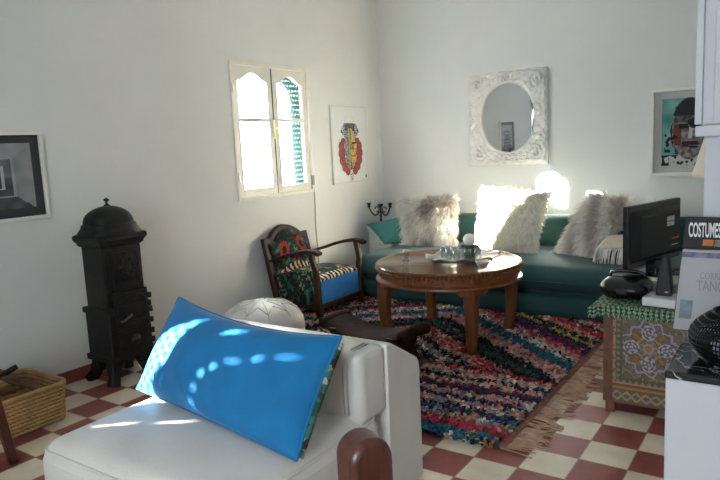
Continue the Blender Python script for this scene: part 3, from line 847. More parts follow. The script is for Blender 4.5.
# dark green cushion behind the fringed one, fringed cushion
S, n_ = pillow_fn((2.48, -.60, .56), (2.78, -.60, .56), (2.78, -.74, .415), (2.48, -.74, .415), .05)
pillow('scatter_cushion', S, 12, mat('deep_teal_cushion', '#123F3C', .8, sheen=.2), 'small dark teal cushion peeping out beneath the fringed cushion', 'cushion')
S, n_ = pillow_fn((2.56, -.76, .605), (2.92, -.74, .62), (2.93, -.93, .535), (2.53, -.95, .535), .04, .03)
o = pillow('fringed_cushion', S, 14, M['linen'], 'cream linen cushion with long pale fringe behind the television', 'cushion')
g = G(); R = random.Random(5)
for k in range(52):
    t = k / 51; x = 2.53 + .40 * t; y = -.953 + .02 * t; z0 = .54
    xx = x + R.gauss(0, .008); L = R.uniform(.11, .15)
    g.tube([(x, y, z0), (xx - .006, y - .028, z0 - .015), (xx - .012 + R.gauss(0, .004), y - .04, z0 - .05), (xx - .016 + R.gauss(0, .005), y - .04 - R.uniform(0, .02), max(.425, z0 - L))], .0042, 5)
for k in range(22):
    t = k / 21; y = -.945 + .17 * t; z0 = .54 + .065 * t; x = 2.535 + .03 * t
    g.tube([(x, y, z0), (x - .03, y - .012, z0 - .02), (x - .04 + R.gauss(0, .005), y - .02, z0 - .10), (x - .045 + R.gauss(0, .006), y - .02, max(.43, z0 - .17))], .0042, 5)
g.build('fringe', mat('pale_fringe', '#D8D3CA', .9, vary=.12, vscale=20), o, smooth=True, kind='stuff')

# ================================================================== RUG
RX0, RX1, RY0, RY1 = .36, 2.70, -3.40, -1.228
p = empty('rag_rug', (1.5, -2.2, 0), 'shaggy multicoloured rag rug with zigzag bands and tan fringe on the tiles', 'rug')
def rug_edge_y(x): return -3.40 + .02 * sin(x * 3)
G().box((RX0, RY0 + .02, .001), (RX1 + .015, RY1, .010)).build('backing', M['rugbase'], p)
PAL = {'k': '#101014', 'n': '#1B2348', 'p': '#B97F7A', 'P': '#C99E92', 't': '#1C6676', 'g': '#1B463A', 'u': '#47214E', 'm': '#7C1F34', 'r': '#B52F3E', 'w': '#D0C5B6', 'y': '#A8A046', 'o': '#B4603A', 'e': '#8A8282', 'b': '#2A5A98'}
def band(seq, t):
    for lim, ks in seq:
        if t < lim: return ks
    return seq[-1][1]
VB = [(-.62, 'ewp'), (-.56, 'kn'), (-.47, 'ewp'), (-.40, 'kke'), (-.30, 'prP'), (-.22, 'rPp'), (-.16, 'kkg'), (-.06, 'ggk'), (.03, 'kkn'), (.12, 'Ppe'), (.19, 'pPr'), (.33, 'ttg'), (.40, 'wPk'), (.47, 'Ppe'), (.53, 'rpm'), (.65, 'uum'), (.70, 'kn'), (.76, 'yyg'), (.83, 'kkg'), (.92, 'Ppo'), (1.02, 'rmr'), (1.07, 'kn'), (1.16, 'Pwe'), (1.24, 'rrm'), (1.32, 'bnt'), (1.40, 'wPe'), (1.46, 'kn'), (9, 'rPe')]
HB = [(-3.33, 'ttbgn'), (-3.25, 'rrmp'), (-3.18, 'ewpy'), (-3.11, 'nut'), (-3.09, 'kn'), (-3.01, 'ewpo'), (-2.96, 'nnk'), (-2.88, 'pew'), (-2.83, 'nuk'), (-2.78, 'mum'), (-2.72, 'Ppw'), (-2.68, 'kkn'), (-2.60, 'Pwe'), (-2.55, 'rpm'), (9, 'kk')]
def rug_col(x, y, R):
    wob = .025 * noise.noise((x * 3, y * 3, 0)) + R.gauss(0, .008)
    if y < -2.52 + .06 * (x - 1.9) * 0:
        ks = band(HB, y + wob)
        if y < -3.33 and x > 2.45: ks = 'tynob'
        if -3.10 < y < -3.0 and x < 2.1: ks = 'oop'
    else:
        d = (y + 2.43) + .80 * (abs(x - 1.5) - 1.073) + wob
        ks = band(VB, d)
    k = ks[int(len(ks) * R.random() ** 2.2)] if R.random() < .93 else R.choice('kpwentrPemb')
    c = hx(PAL[k]); j = R.uniform(.78, 1.15)
    return tuple(min(1, q * j) for q in c)
FEET = [(2.055, -2.245, .0055), (2.06, -1.60, .0055), (1.42, -1.60, .0055), (1.415, -2.245, .0055), (.59, -1.98, .003), (.60, -1.38, .003), (1.78, -2.65, .012), (1.79, -2.55, .01), (1.77, -2.74, .01), (1.29, -2.65, .012), (1.30, -2.55, .01), (1.28, -2.74, .01), (.735, -2.795, .075)]
g = G(); R = random.Random(11); V, F, I, Cc = g.V, g.F, g.I, g.C
yy = RY0
row = 0
while yy < RY1:
    xx = RX0 + (row % 2) * .009
    while xx < RX1:
        x = xx + R.gauss(0, .004); y = yy + R.gauss(0, .004)
        hid = any((x - a_) ** 2 + (y - b_) ** 2 < r_ for a_, b_, r_ in FEET)
        if not hid and not (y < -3.33 and x < 2.26) and not (y < -3.30 and R.random() < .15):
            nb = 4; c0 = rug_col(x, y, R)
            for b in range(nb):
                c = tuple(min(1, q * R.uniform(.8, 1.2)) for q in c0); a = R.uniform(0, 2 * pi); L = R.uniform(.026, .050); w = R.uniform(.006, .011)
                lean = R.uniform(.25, .95); dx, dy = cos(a), sin(a); px, py = -dy * w, dx * w
                h1 = L * .62 * (1 - lean * .3); h2 = L * (1 - lean * .65); b0 = len(V)
                m1 = (x + dx * L * lean * .35, y + dy * L * lean * .35, .008 + h1); m2 = (x + dx * L * lean, y + dy * L * lean, .008 + max(.006, h2))
                V.extend([(x - px, y - py, .006), (x + px, y + py, .006), (m1[0] - px, m1[1] - py, m1[2]), (m1[0] + px, m1[1] + py, m1[2]), (m2[0] - px * .8, m2[1] - py * .8, m2[2]), (m2[0] + px * .8, m2[1] + py * .8, m2[2])])
                F.append((b0, b0 + 1, b0 + 3, b0 + 2)); F.append((b0 + 2, b0 + 3, b0 + 5, b0 + 4)); I.extend((0, 0)); Cc.extend((c, c))
        xx += .023
    yy += .021; row += 1
g.build('pile', M['pile'], p, kind='stuff')
g = G(); R = random.Random(12)
for k in range(120):
    y = RY0 + .03 + (RY1 - RY0 - .25) * k / 119 + R.gauss(0, .006); L = R.uniform(.07, .2)
    if R.random() < .12: continue
    a = R.gauss(-.15, .35); x0 = RX1 + .01
    pts = [(x0, y, .008), (x0 + L * .5 * cos(a), y + L * .5 * sin(a) + R.gauss(0, .006), .006), (x0 + L * cos(a), y + L * sin(a) + R.gauss(0, .015), .005)]
    for q in range(3):
        o = R.gauss(0, .009); g.tube([(a_, b_ + o * (i + .5), c_) for i, (a_, b_, c_) in enumerate(pts)], .0028, 4)
g.build('fringe', M['fringe'], p, kind='stuff')
G().box((RX1 - .01, RY0 + .02, .002), (RX1 + .035, RY1 - .1, .012)).build('selvedge', mat('tan_selvedge', '#8A5C48', .95, vary=.3, vscale=25), p)

# ================================================================== COFFEE TABLE
TX, TY, TZ, TR_ = 1.74, -1.93, .558, .514
PILE = .0105
p = empty('coffee_table', (TX, TY, 0), 'round carved walnut coffee table on the rag rug before the sofa', 'table')
g = G(); g.lathe([(0, TZ - .03), (TR_ - .03, TZ - .03), (TR_ - .012, TZ - .026), (TR_ - .004, TZ - .012), (TR_, TZ - .002), (TR_ - .006, TZ + .006), (TR_ - .018, TZ + .006), (TR_ - .026, TZ), (0, TZ)], (TX, TY, 0), 96)
g.build('tabletop', M['woodtop'], p, angle=40)
g = G()
for k in range(110):
    a = 2 * pi * k / 110; g.sphere((TX + (TR_ - .004) * cos(a), TY + (TR_ - .004) * sin(a), TZ - .024), .0105, 4, sc=(1, 1, 1.1))
g.build('beaded_edge', M['wood'], p, smooth=True)
g = G(); ra = .488
g.lathe([(ra - .02, .445), (ra + .018, .445), (ra + .026, .452), (ra + .024, .464), (ra + .01, .47), (ra, .474), (ra, TZ - .034), (ra - .02, TZ - .034)], (TX, TY, 0), 96)
for k in range(96):
    a = 2 * pi * k / 96; zz = .503 + .014 * sin(k * pi / 3)
    g.sphere((TX + ra * cos(a), TY + ra * sin(a), zz), .010, 4, sc=(1, 1, .8))
for k in range(48):
    a = 2 * pi * k / 48; g.sphere((TX + ra * cos(a), TY + ra * sin(a), .503 - .012 * cos(k * pi * 2 / 3)), .008, 4)
g.build('apron', M['wood'], p, angle=40)
for (lx, ly) in ((2.055, -2.245), (2.06, -1.60), (1.42, -1.60), (1.415, -2.245)):
    ox, oy = (1 if lx > TX else -1), (1 if ly > TY else -1); d = .7071
    g = G(); pts = []; Ws = []
    for k in range(9):
        t = k / 8; off = .028 * sin(t * pi) * (1 - t * .3) - .012 * t
        pts.append((lx + ox * d * off, ly + oy * d * off, .45 - (.45 - PILE) * t)); Ws.append(.094 - .042 * t ** .8 + .010 * (k == 7))
    g.sweep(pts, Ws, Ws, wdir=(0, 1, 0))
    lg = g.build('leg', M['wood'], p)
    # shaped bracket across the top of the leg, following the apron
    a0 = atan2(ly - TY, lx - TX); b = G(); n = 12
    for i in range(n):
        s0, s1 = -1 + 2 * i / n, -1 + 2 * (i + 1) / n
        dz = lambda s: .012 + .035 * (1 - abs(s)) ** .6 + .008 * cos(s * 9)
        q = []
        for s in (s0, s1):
            a = a0 + s * .23
            for rr in (ra + .008, ra - .02):
                q.append((TX + rr * cos(a), TY + rr * sin(a), .447)); q.append((TX + rr * cos(a), TY + rr * sin(a), .447 - dz(s)))
        b.add(q, [(0, 1, 5, 4), (2, 6, 7, 3), (0, 4, 6, 2), (1, 3, 7, 5)] + ([(0, 2, 3, 1)] if i == 0 else []) + ([(4, 5, 7, 6)] if i == n - 1 else []))
    b.build('bracket', M['wood'], lg)

# tray, glasses, vase, bowl, cup
TT = TZ + .002
tcx, tcy = 1.825, -1.865; ta = radians(40)
g = G(); n = 72; prof = [(0, .016), (.5, .016), (.78, .018), (.86, .026), (.95, .034), (1, .036), (.98, .028), (.86, .018), (.78, .006), (0, .005)]
vs = []; fs = []
for r, z in prof:
    for k in range(n):
        a = 2 * pi * k / n; wv = 1 + (.045 * sin(a * 10) if r > .7 else 0); zz = z + (.008 * sin(a * 10) if r > .8 else 0)
        ex, ey = .265 * r * cos(a) * wv, .20 * r * sin(a) * wv
        vs.append((tcx + ex * cos(ta) - ey * sin(ta), tcy + ex * sin(ta) + ey * cos(ta), TT + zz))
for i in range(len(prof) - 1):
    for k in range(n): fs.append((i * n + k, i * n + (k + 1) % n, (i + 1) * n + (k + 1) % n, (i + 1) * n + k))
vb = G().add(vs, fs)
tray = vb.build('tray', M['silver'], smooth=True, label='wavy-edged silver tray full of small glasses on the coffee table', cat='tray')
gz = TT + .0165
def tumbler(x, y, h=.075, r=.026, label=None):
    g = G(); g.lathe([(0, 0), (r * .8, 0), (r * .86, .004), (r, h), (r - .002, h), (r * .82, .008), (0, .008)], (x, y, gz), 18)
    return g.build('tea_glass', M['drink'], smooth=True, label=label, cat='glass', group='tea glasses on the silver tray', loc=(x, y, gz))
GL = 'small clear tea glass standing on the silver tray'
t0 = tumbler(1.705, -1.92, label=GL)
for (x, y) in ((1.77, -1.965), (1.835, -1.985), (1.90, -1.94), (1.95, -1.88), (1.70, -1.84), (1.83, -1.90), (1.765, -1.88)):
    dup(t0, (x, y, gz))
p = empty('posy_vase', (1.84, -1.78, gz), 'white globe vase on dark leaves at the back of the silver tray', 'vase')
g = G(); g.lathe([(0, .0), (.036, .0), (.042, .012), (.03, .04), (.036, .075), (.0, .076)], (1.84, -1.78, gz), 20); g.build('base', M['leaf'], p, smooth=True)
g = G(); g.sphere((1.84, -1.78, gz + .118), .045, 14, sc=(1, 1, .95)); g.build('globe', M['white'], p, smooth=True)
g = G(); g.tube([(1.84, -1.78, gz + .155), (1.842, -1.78, gz + .20)], [.006, .003], 8); g.build('spout', M['bronze'], p, smooth=True)
g = G(); R = random.Random(3)
for k in range(16):
    a = 2 * pi * k / 16 + R.gauss(0, .2); L = R.uniform(.05, .085); bx, by = 1.84 + .03 * cos(a), -1.78 + .03 * sin(a); w = .018; h = R.uniform(.03, .07)
    tip = (bx + L * cos(a), by + L * sin(a), gz + .004 + h * .5); md = (bx + L * .5 * cos(a), by + L * .5 * sin(a), gz + .02 + h)
    g.add([(bx, by, gz + .015), (md[0] - w * sin(a), md[1] + w * cos(a), md[2]), tip, (md[0] + w * sin(a), md[1] - w * cos(a), md[2])], [(0, 1, 2, 3)])
o = g.build('leaves', M['leaf'], p); o.modifiers.new('thickness', 'SOLIDIFY').thickness = .0015
g = G(); g.lathe([(0, .0), (.022, .0), (.024, .006), (.036, .018), (.045, .04), (.046, .05), (.043, .05), (.034, .022), (0, .012)], (2.08, -2.10, TT), 28)
g.build('small_bowl', M['silver'], smooth=True, label='small pale round bowl in front of the silver tray', cat='bowl')
g = G(); g.lathe([(0, 0), (.026, 0), (.026, .012), (.022, .016), (.022, .06), (.027, .064), (.027, .075), (0, .075)], (1.435, -1.985, TT), 22)
g.build('candle_jar', M['drink'], smooth=True, label='small clear lidded jar alone at the left of the coffee table', cat='jar')

# ================================================================== ARMCHAIR
p = empty('low_armchair', (.33, -1.70, 0), 'low wooden armchair in dark floral tapestry and blue velvet under the window', 'armchair')
fy0, fy1 = -1.985, -1.375; by0, by1 = -2.01, -1.47
fz = PILE
# back (leaning): plane from (xb0,z .13) to (xb1,z .64)
def bp(y, z): return (.175 - (z - .13) * .235, y, z)
for yy in (by0, by1):
    g = G(); g.sweep([(.19, yy, fz), bp(yy, .13), bp(yy, .4), bp(yy, .66)], .04, [.045, .055, .05, .04]); g.build('back_post', M['darkwood'], p)
bw = by1 - by0
def crest(t): s = abs(t - .5) * 2; return .655 + .095 * (cos(min(1, s / .75) * pi / 2) ** .8 if s < .75 else 0)
g = G(); n = 20
for i in range(n):
    t0_, t1_ = i / n, (i + 1) / n
    q = []
    for t in (t0_, t1_):
        y = by0 + bw * t; z1_ = crest(t); z0_ = z1_ - .045
        for z in (z0_, z1_):
            a = bp(y, z); q += [(a[0] + .025, a[1], a[2]), (a[0] - .02, a[1], a[2])]
    g.add(q, [(0, 4, 6, 2), (1, 3, 7, 5), (2, 6, 7, 3), (0, 1, 5, 4)])
g.build('crest_rail', M['darkwood'], p)
def chair_fabric(u, v):
    n1 = noise.noise((u * 8, v * 10, 4)); n2 = noise.noise((u * 22, v * 24, 9)); n3 = noise.noise((u * 3, v * 3, 7))
    if .36 < v < .50 and .06 < u < .94:
        s = (u * 9 + .25 * sin(v * 30)) % 1
        return hx('#B9AB8E') if s < .42 + .2 * n2 else hx('#1D1512') if s < .8 else hx('#5A241C')
    c = hx('#16251F')
    if n1 > .12: c = hx('#1F5448')
    if n1 > .36: c = hx('#39806B')
    if n2 > .30: c = hx('#4A3320')
    if n2 < -.34: c = hx('#0F0F0E')
    for cx, cy, r in ((.27, .74, .13), (.76, .80, .13), (.52, .55, .07)):
        d = sqrt((u - cx) ** 2 + (v - cy) ** 2)
        if d < r + .03 * n2: c = hx('#8C2A22') if d > r * .45 else hx('#2A100E')
    if v < .33 and n3 > .1: c = hx('#857A62') if n2 > .15 else hx('#1C332D')
    return c
g = G(); n = 40; m_ = 56; vs = []
for j in range(m_ + 1):
    for i in range(n + 1):
        t = i / n; y = by0 + .03 + (bw - .06) * t; zt = crest(t) - .035; z = .15 + (zt - .15) * j / m_
        a = bp(y, z); puff = .035 + .04 * (sin(pi * t) * sin(pi * j / m_)) ** .5
        vs.append((a[0] + puff, y, z))
fs = []; cs = []
for j in range(m_):
    for i in range(n):
        a = j * (n + 1) + i; g.F.append((a, a + 1, a + n + 2, a + n + 1)); g.I.append(0); g.C.append(chair_fabric((i + .5) / n, (j + .5) / m_))
g.V = vs
o = g.build('backrest', M['cloth'], p, smooth=True); md = o.modifiers.new('thickness', 'SOLIDIFY'); md.thickness = .05; md.offset = -1
# seat: cushion top and blue front
def seat_fabric(u, v):      # u across (y), v from back 0 to front 1
    n1 = noise.noise((u * 6, v * 6, 14)); n2 = noise.noise((u * 14, v * 10, 19))
    if v > .72:
        s = (u * 11 + .4 * n1) % 1
        return hx('#CFC6AE') if s < .45 + .15 * n2 else (hx('#17140F') if s < .8 else hx('#6A2A1E'))
    c = hx('#1D3A30')
    if n1 > .1: c = hx('#2F6A52')
    if n1 > .32: c = hx('#A3452C')
    if n2 < -.3: c = hx('#12110F')
    if n2 > .4: c = hx('#B5A789')
    return c
g = G(); n, m_ = 48, 40; vs = []
for j in range(m_ + 1):
    for i in range(n + 1):
        u, v = i / n, j / m_; y = fy0 + .03 + (fy1 - fy0 - .06) * u
        if v < .8: x = .17 + (.575 - .17) * v / .8; z = .335 + .055 * (max(0, sin(pi * min(1, v / .8 * .85 + .1)))) ** .6 * (sin(pi * (.04 + .92 * u)) ** .35)
        else:
            t = (v - .8) / .2; x = .575 + .022 * sin(t * pi * .8); z0_ = .335 + .055 * (sin(pi * .95)) ** .6 * (sin(pi * (.04 + .92 * u)) ** .35); z = z0_ - (z0_ - .315) * t
        vs.append((x, y, z))
g.V = vs
for j in range(m_):
    for i in range(n):
        a = j * (n + 1) + i; g.F.append((a, a + n + 1, a + n + 2, a + 1)); g.I.append(0); g.C.append(seat_fabric((i + .5) / n, (j + .5) / m_))
o = g.build('seat', M['cloth'], p, smooth=True); md = o.modifiers.new('thickness', 'SOLIDIFY'); md.thickness = .04; md.offset = -1
G().soft((.16, fy0 + .025, .125), (.592, fy1 - .025, .325), .014, n=4).build('front_panel', mat('chair_blue_velvet', '#0A6AB4', .85, vary=.15, vscale=12, sheen=.1), p, smooth=True)
g = G(); g.box((.15, fy0, .09), (.60, fy0 + .03, .135)); g.box((.15, fy1 - .03, .09), (.60, fy1, .135)); g.box((.575, fy0, .09), (.605, fy1, .13)); g.box((.15, fy0, .09), (.18, fy1, .135))
g.build('seat_frame', M['darkwood'], p, bevel=.004)
for s, yy in ((-1, fy0 + .005), (1, fy1 - .005)):
    g = G(); yb = by0 if s < 0 else by1
    pts = [(.085, yb + s * .005, .465), (.20, yy + s * .012, .497), (.33, yy + s * .02, .54), (.44, yy + s * .02, .566), (.53, yy + s * .02, .578), (.605, yy + s * .02, .572), (.64, yy + s * .02, .556)]
    g.sweep(pts, [.035, .042, .05, .055, .065, .075, .072], [.026, .026, .026, .028, .03, .034, .03])
    g.build('arm', M['darkwood'], p)
    g = G(); g.sweep([(.555, yy + s * .02, .565), (.565, yy + s * .02, .5), (.585, yy + s * .012, .42), (.583, yy, .34), (.585, yy, .12), (.59, yy, .07), (.60, yy, fz)], [.045, .038, .04, .046, .05, .045, .045], [.05, .042, .045, .05, .055, .05, .042])
    g.build('front_leg', M['darkwood'], p)
    g = grid_art(.16, .565, 0, 1, 26, 26, lambda a, b, yy=yy, s=s: (a, yy + s * .012, .13 + b * ((.24 + (a - .16) * .12) if s < 0 else .19)), lambda u, v, s=s: chair_fabric(u * .8 + .1 * s, v * .33))
    o = g.build('side_panel', M['cloth'], p); md = o.modifiers.new('thickness', 'SOLIDIFY'); md.thickness = .02; md.offset = 0

# ================================================================== LOUNGE CHAIR (white leather)
p = empty('leather_lounge_chair', (2.03, -4.3, 0), 'large white leather lounge chair with loose backrest in the foreground', 'armchair')
lx0, lx1 = 1.555, 2.52
G().soft((lx0, -4.865, .03), (lx1, -4.02, .402), .085, (0, .0, .016), 14).build('seat', M['leather'], p, smooth=True)
g = G(); 
def ringpath(e, z, r=.085):
    pts = []
    for cx_, cy_, a0 in ((lx1 - r, -4.865 + r, -90), (lx1 - r, -4.1, 0), (lx0 + r, -4.1, 90), (lx0 + r, -4.865 + r, 180)):
        for k in range(7):
            a = radians(a0 + 15 * k); pts.append((cx_ + (r + e) * cos(a), cy_ + (r + e) * sin(a), z))
    return pts
g.tube(ringpath(-.016, .352 + .018), .006, 6, closed=True); g.tube(ringpath(-.004, .335), .0035, 6, closed=True)
g.build('piping', M['leather'], p, smooth=True)
def wl(P, un):
    P = list(P); k = noise.noise((P[0] * 5, P[2] * 5, 2)) * .012
    if un[1] < 0: P[1] += k
    P[1] -= .0
    P[2] += .008 * noise.noise((P[0] * 4, 1, 1)) * (un[2] > 0)
    return P
G().soft((1.60, -4.175, .375), (2.515, -3.99, .645), .034, (.0, .018, .014), 14, fn=wl).build('backrest', M['leather'], p, smooth=True)
g = G()
for e in (.0, .018): 
    xs = 2.468 - e
    g.tube([(xs, -4.182, .42), (xs, -4.185, .50), (xs, -4.181, .59), (xs, -4.163, .63), (xs, -4.12, .650), (xs, -4.04, .650)], .003, 6)
g.build('seam', M['leatherseam'], p, smooth=True)
g = G(); prof = [(-4.00, .0), (-3.995, .632), (-3.985, .642), (-3.96, .638), (-3.765, .525), (-3.75, .505), (-3.745, .48), (-3.745, .0)]
g.prism(prof, (1.57, 0, 0), (0, 1, 0), (0, 0, 1), (.95, 0, 0)); g.build('back_frame', M['leather'], p, bevel=.018, angle=35)

# big blue cushion
S, n_ = pillow_fn((1.64, -4.225, .792), (2.484, -4.225, .730), (2.525, -4.545, .425), (1.53, -4.395, .43), .118, .03, .5, .20)
S0 = S
def S(u, v, side): b_ = S0(u, v, 0); return b_ + (S0(u, v, side) - b_) * (1 if side > 0 else .55)
o = pillow('velvet_cushion', S, 30, M['velvet'], 'large bright blue velvet cushion leaning on the white lounge chair', 'cushion', wrinkle=.022, backmat=M['tapestry'])
g = G(); pts = []
for k in range(41): pts.append(S(1, 1 - k / 20, 0))
for k in range(1, 41): pts.append(S(1 - k / 20, -1, 0))
for k in range(1, 41): pts.append(S(-1, -1 + k / 20, 0))
for k in range(1, 40): pts.append(S(-1 + k / 20, 1, 0))
g.tube(pts, .006, 6, closed=True); g.build('piping', M['velvet'], o, smooth=True)
g = G(); g.tube([S(1, 1 - k / 20, 0) + n_ * -.012 + Vector((.006, 0, 0)) for k in range(2, 40)], [.004 + .010 * sin(pi * k / 41) ** .6 for k in range(2, 40)], 8); g.build('side_band', M['tapestry'], o, smooth=True)

# pouf
PFX, PFY = .735, -2.795
p = empty('leather_pouf', (PFX, PFY, .011), 'round white leather pouf with stitched star pattern behind the lounge chair', 'pouf')
pr, ph = .29, .36
prof = [(0, 0), (.20, .0), (.255, .03), (.285, .09), (.295, .16), (.285, .23), (.25, .29), (.19, .33), (.10, .352), (0, .36)]
g = G().lathe(prof, (PFX, PFY, .011), 40); g.build('cover', M['leather'], p, smooth=True)
g = G(); 
def prz(r):
    for (r1, z1_), (r2, z2_) in zip(prof[4:], prof[5:]):
        if r2 <= r <= r1: return z2_ + (z1_ - z2_) * (r - r2) / (r1 - r2)
    return .36
for k in range(10):
    a = 2 * pi * k / 10
    g.tube([(PFX + r * cos(a + tw), PFY + r * sin(a + tw), prz(r) + .014) for r, tw in ((.29, 0), (.25, 0), (.19, 0), (.12, .0), (.05, .0))], .0022, 5)
    for s in (-1, 1):
        g.tube([(PFX + r * cos(a + tw * s), PFY + r * sin(a + tw * s), prz(r) + .014) for r, tw in ((.23, 0), (.19, .16), (.15, .31))], .0022, 5)
g.build('stitching', M['leatherseam'], p, smooth=True)

# ================================================================== DARK CARVED STOOL
p = empty('saddle_stool', (1.6, -2.62, 0), 'low dark saddle-shaped stool with leather seat between lounge chair and table', 'stool')
g = G(); n, m_ = 26, 12; vs = []
ang = radians(-6)
def st(a, b, z): return (1.545 + a * cos(ang) - b * sin(ang), -2.63 + a * sin(ang) + b * cos(ang), z)
for side in (1, -1):
    for i in range(n + 1):
        for j in range(m_ + 1):
            u = -1 + 2 * i / n; v = -1 + 2 * j / m_
            w = .155 * (1 - .12 * abs(u)) ; dip = .205 + .075 * abs(u) ** 2.2 + .012 * (1 - v * v)
            edge = (max(0, 1 - abs(v) ** 4)) ** .5 * (max(0, 1 - u ** 8)) ** .5
            vs.append(st(.325 * u, w * v, dip - .03 + (.034 if side > 0 else -.034) * edge))
fs = []
K = (n + 1) * (m_ + 1)
for s in range(2):
    for i in range(n):
        for j in range(m_):
            a = s * K + i * (m_ + 1) + j; f = (a, a + m_ + 1, a + m_ + 2, a + 1); fs.append(f if s == 0 else f[::-1])
g.add(vs, fs); g.build('seat', M['stoolleather'], p, smooth=True)
for u in (-1, 1):
    g = G()
    g.prism([(-.15, 0), (-.135, .06), (-.09, .12), (-.12, .17), (-.145, .235), (.145, .235), (.12, .17), (.09, .12), (.135, .06), (.15, 0), (.08, 0), (.05, .05), (-.05, .05), (-.08, 0)], st(.235 * u - .03, 0, PILE), (-sin(ang), cos(ang), 0), (0, 0, .93), (.06 * cos(ang), .06 * sin(ang), 0))
    g.build('end_support', M['darkwood'], p, bevel=.008)
G().tube([st(-.22, 0, .09), st(.22, 0, .09)], .022, 10).build('stretcher', M['darkwood'], p, smooth=True)
for u in (-1, 1):
    g = G(); g.tube([st(.325 * u, -.13 + .26 * k / 8, .256 - .012 * (k - 4) ** 2 / 16) for k in range(9)], .036, 10); g.build('end_roll', M['stoolleather'], p, smooth=True)

# ================================================================== BASKET WITH FIREWOOD
p = empty('log_basket', (.33, -4.45, 0), 'rectangular plaited straw basket of firewood by the left wall', 'basket')
bx0, bx1, by0_, by1_ = .13, .555, -4.80, -4.145; bh = .205
def rr_path(e, z, r=.05):
    pts = []
    for cx_, cy_, a0 in ((bx1 - r, by0_ + r, -90), (bx1 - r, by1_ - r, 0), (bx0 + r, by1_ - r, 90), (bx0 + r, by0_ + r, 180)):
        for k in range(5):
            a = radians(a0 + 22.5 * k); pts.append(Vector((cx_ + (r + e) * cos(a), cy_ + (r + e) * sin(a), z)))
    return pts
def resample(pts, step):
    out = []; n = len(pts)
    for i in range(n):
        a, b = pts[i], pts[(i + 1) % n]; L = (b - a).length; k = max(1, int(L / step + .5))
        for q in range(k): out.append(a.lerp(b, q / k))
    return out
g = G(); rows = 10
for r_ in range(rows):
    z = .014 + r_ * (bh - .02) / (rows - 1); e = -.02 + .02 * r_ / (rows - 1)
    pts = resample(rr_path(e, z), .0125)
    g.tube([pt + (pt - Vector(((bx0 + bx1) / 2, (by0_ + by1_) / 2, z))).normalized() * (.004 * (1 if (i // 1 + r_) % 2 else -1)) for i, pt in enumerate(pts)], .0125, 6, closed=True)
g.build('woven_side', M['wicker'], p, smooth=True)
G().box((bx0 + .02, by0_ + .02, .004), (bx1 - .02, by1_ - .02, .016)).build('bottom', M['wicker'], p)
pts = rr_path(.004, bh + .004); g = G(); g.tube(resample(pts, .02), .013, 8, closed=True); g.build('rim', M['wicker'], p, smooth=True)
def log(a, b, r, lab, seed):
    R = random.Random(seed); a = Vector(a); b = Vector(b); g = G(); K = 9; pts = []; rs = []
    for k in range(K):
        t = k / (K - 1); q = a.lerp(b, t); pts.append(q + Vector((R.gauss(0, .003), R.gauss(0, .003), R.gauss(0, .003)))); rs.append(r * (1 + R.gauss(0, .06)))
    g.tube(pts, rs, 10); g.I[-1] = 1; g.I[-2] = 1
    return g.build('firewood_log', [M['log'], M['logend']], angle=40, label=lab, cat='log', group='firewood in the straw basket')
log((.40, -4.70, .06), (.40, -4.24, .06), .04, 'rough log lying low along the open side of the straw basket', 1)
log((.25, -4.72, .06), (.26, -4.24, .06), .042, 'rough log lying low along the wall side of the straw basket', 2)
log((.33, -4.66, .135), (.36, -4.26, .135), .036, 'brown log in the middle layer of the straw basket', 3)
log((.22, -4.60, .145), (.22, -4.26, .145), .03, 'thin brown log beside the basket rim near the wall', 4)
log((.235, -4.37, .285), (.47, -4.27, .205), .028, 'pale split log resting across the pile towards the basket corner', 5)
log((.20, -4.62, .235), (.42, -4.52, .215), .033, 'dark log crossing the top of the pile at the frame edge', 6)
p2 = empty('fire_poker', (.4, -4.5, .26), 'black poker lying across the firewood basket at the left edge', 'poker')
G().tube([(.36, -4.72, .265), (.40, -4.52, .285), (.43, -4.40, .315)], .011, 8).build('shaft', M['iron'], p2, smooth=True)
G().tube([(.43, -4.40, .315), (.447, -4.34, .338)], [.016, .015], 8).build('grip', M['blackmatt'], p2, smooth=True)

# dark stool whose leg shows at the left edge
p = empty('wooden_stool', (.87, -4.86, 0), 'dark wooden stool with one splayed leg beside the straw basket', 'stool')
scx, scy = .868, -4.862; q_ = [(.112, .168), (-.168, .112), (-.112, -.168), (.168, -.112)]
G().prism([(scx + a * 1.06, scy + b * 1.06) for a, b in q_][::-1], (0, 0, .49), (1, 0, 0), (0, 1, 0), (0, 0, .03)).build('seat', M['redwood'], p, bevel=.006)
for i, (a, b) in enumerate(q_):
    k = (.795 - scx, -4.58 - scy) if i == 0 else (a * 1.15, b * 1.15)
    G().sweep([(scx + a * .86, scy + b * .86, .49), (scx + (a * .86 + k[0]) / 2, scy + (b * .86 + k[1]) / 2, .245), (scx + k[0], scy + k[1], 0)], .04, [.046, .044, .038]).build('leg', M['redwood'], p)

# wooden arm end in the foreground
p = empty('wooden_bench', (3.05, -4.85, 0), 'polished wooden bench whose rounded arm end rises beside the lounge chair', 'bench')
def arch_poly(w, h):
    pts = [(-w, 0)]; 
    for k in range(17):
        a = pi - pi * k / 16; pts.append((w * cos(a), h - w + w * sin(a)))
    pts.append((w, 0)); return pts
E1 = Vector((cos(radians(62)), sin(radians(62)), 0)); EX = Vector((sin(radians(62)), -cos(radians(62)), 0))
g = G().prism(arch_poly(.05, .785), tuple(Vector((3.012, -4.90, 0)) - EX * 0.0), tuple(E1), (0, 0, 1), tuple(EX * .085))
g.build('arm_end', M['redwood'], p, bevel=.014, angle=50)
g = G().prism(arch_poly(.05, .60), tuple(Vector((3.012, -4.90, 0)) + E1 * -.62), tuple(E1), (0, 0, 1), tuple(EX * .085)); g.build('leg', M['redwood'], p, bevel=.01)
b0 = Vector((3.012, -4.90, 0)) + EX * .01
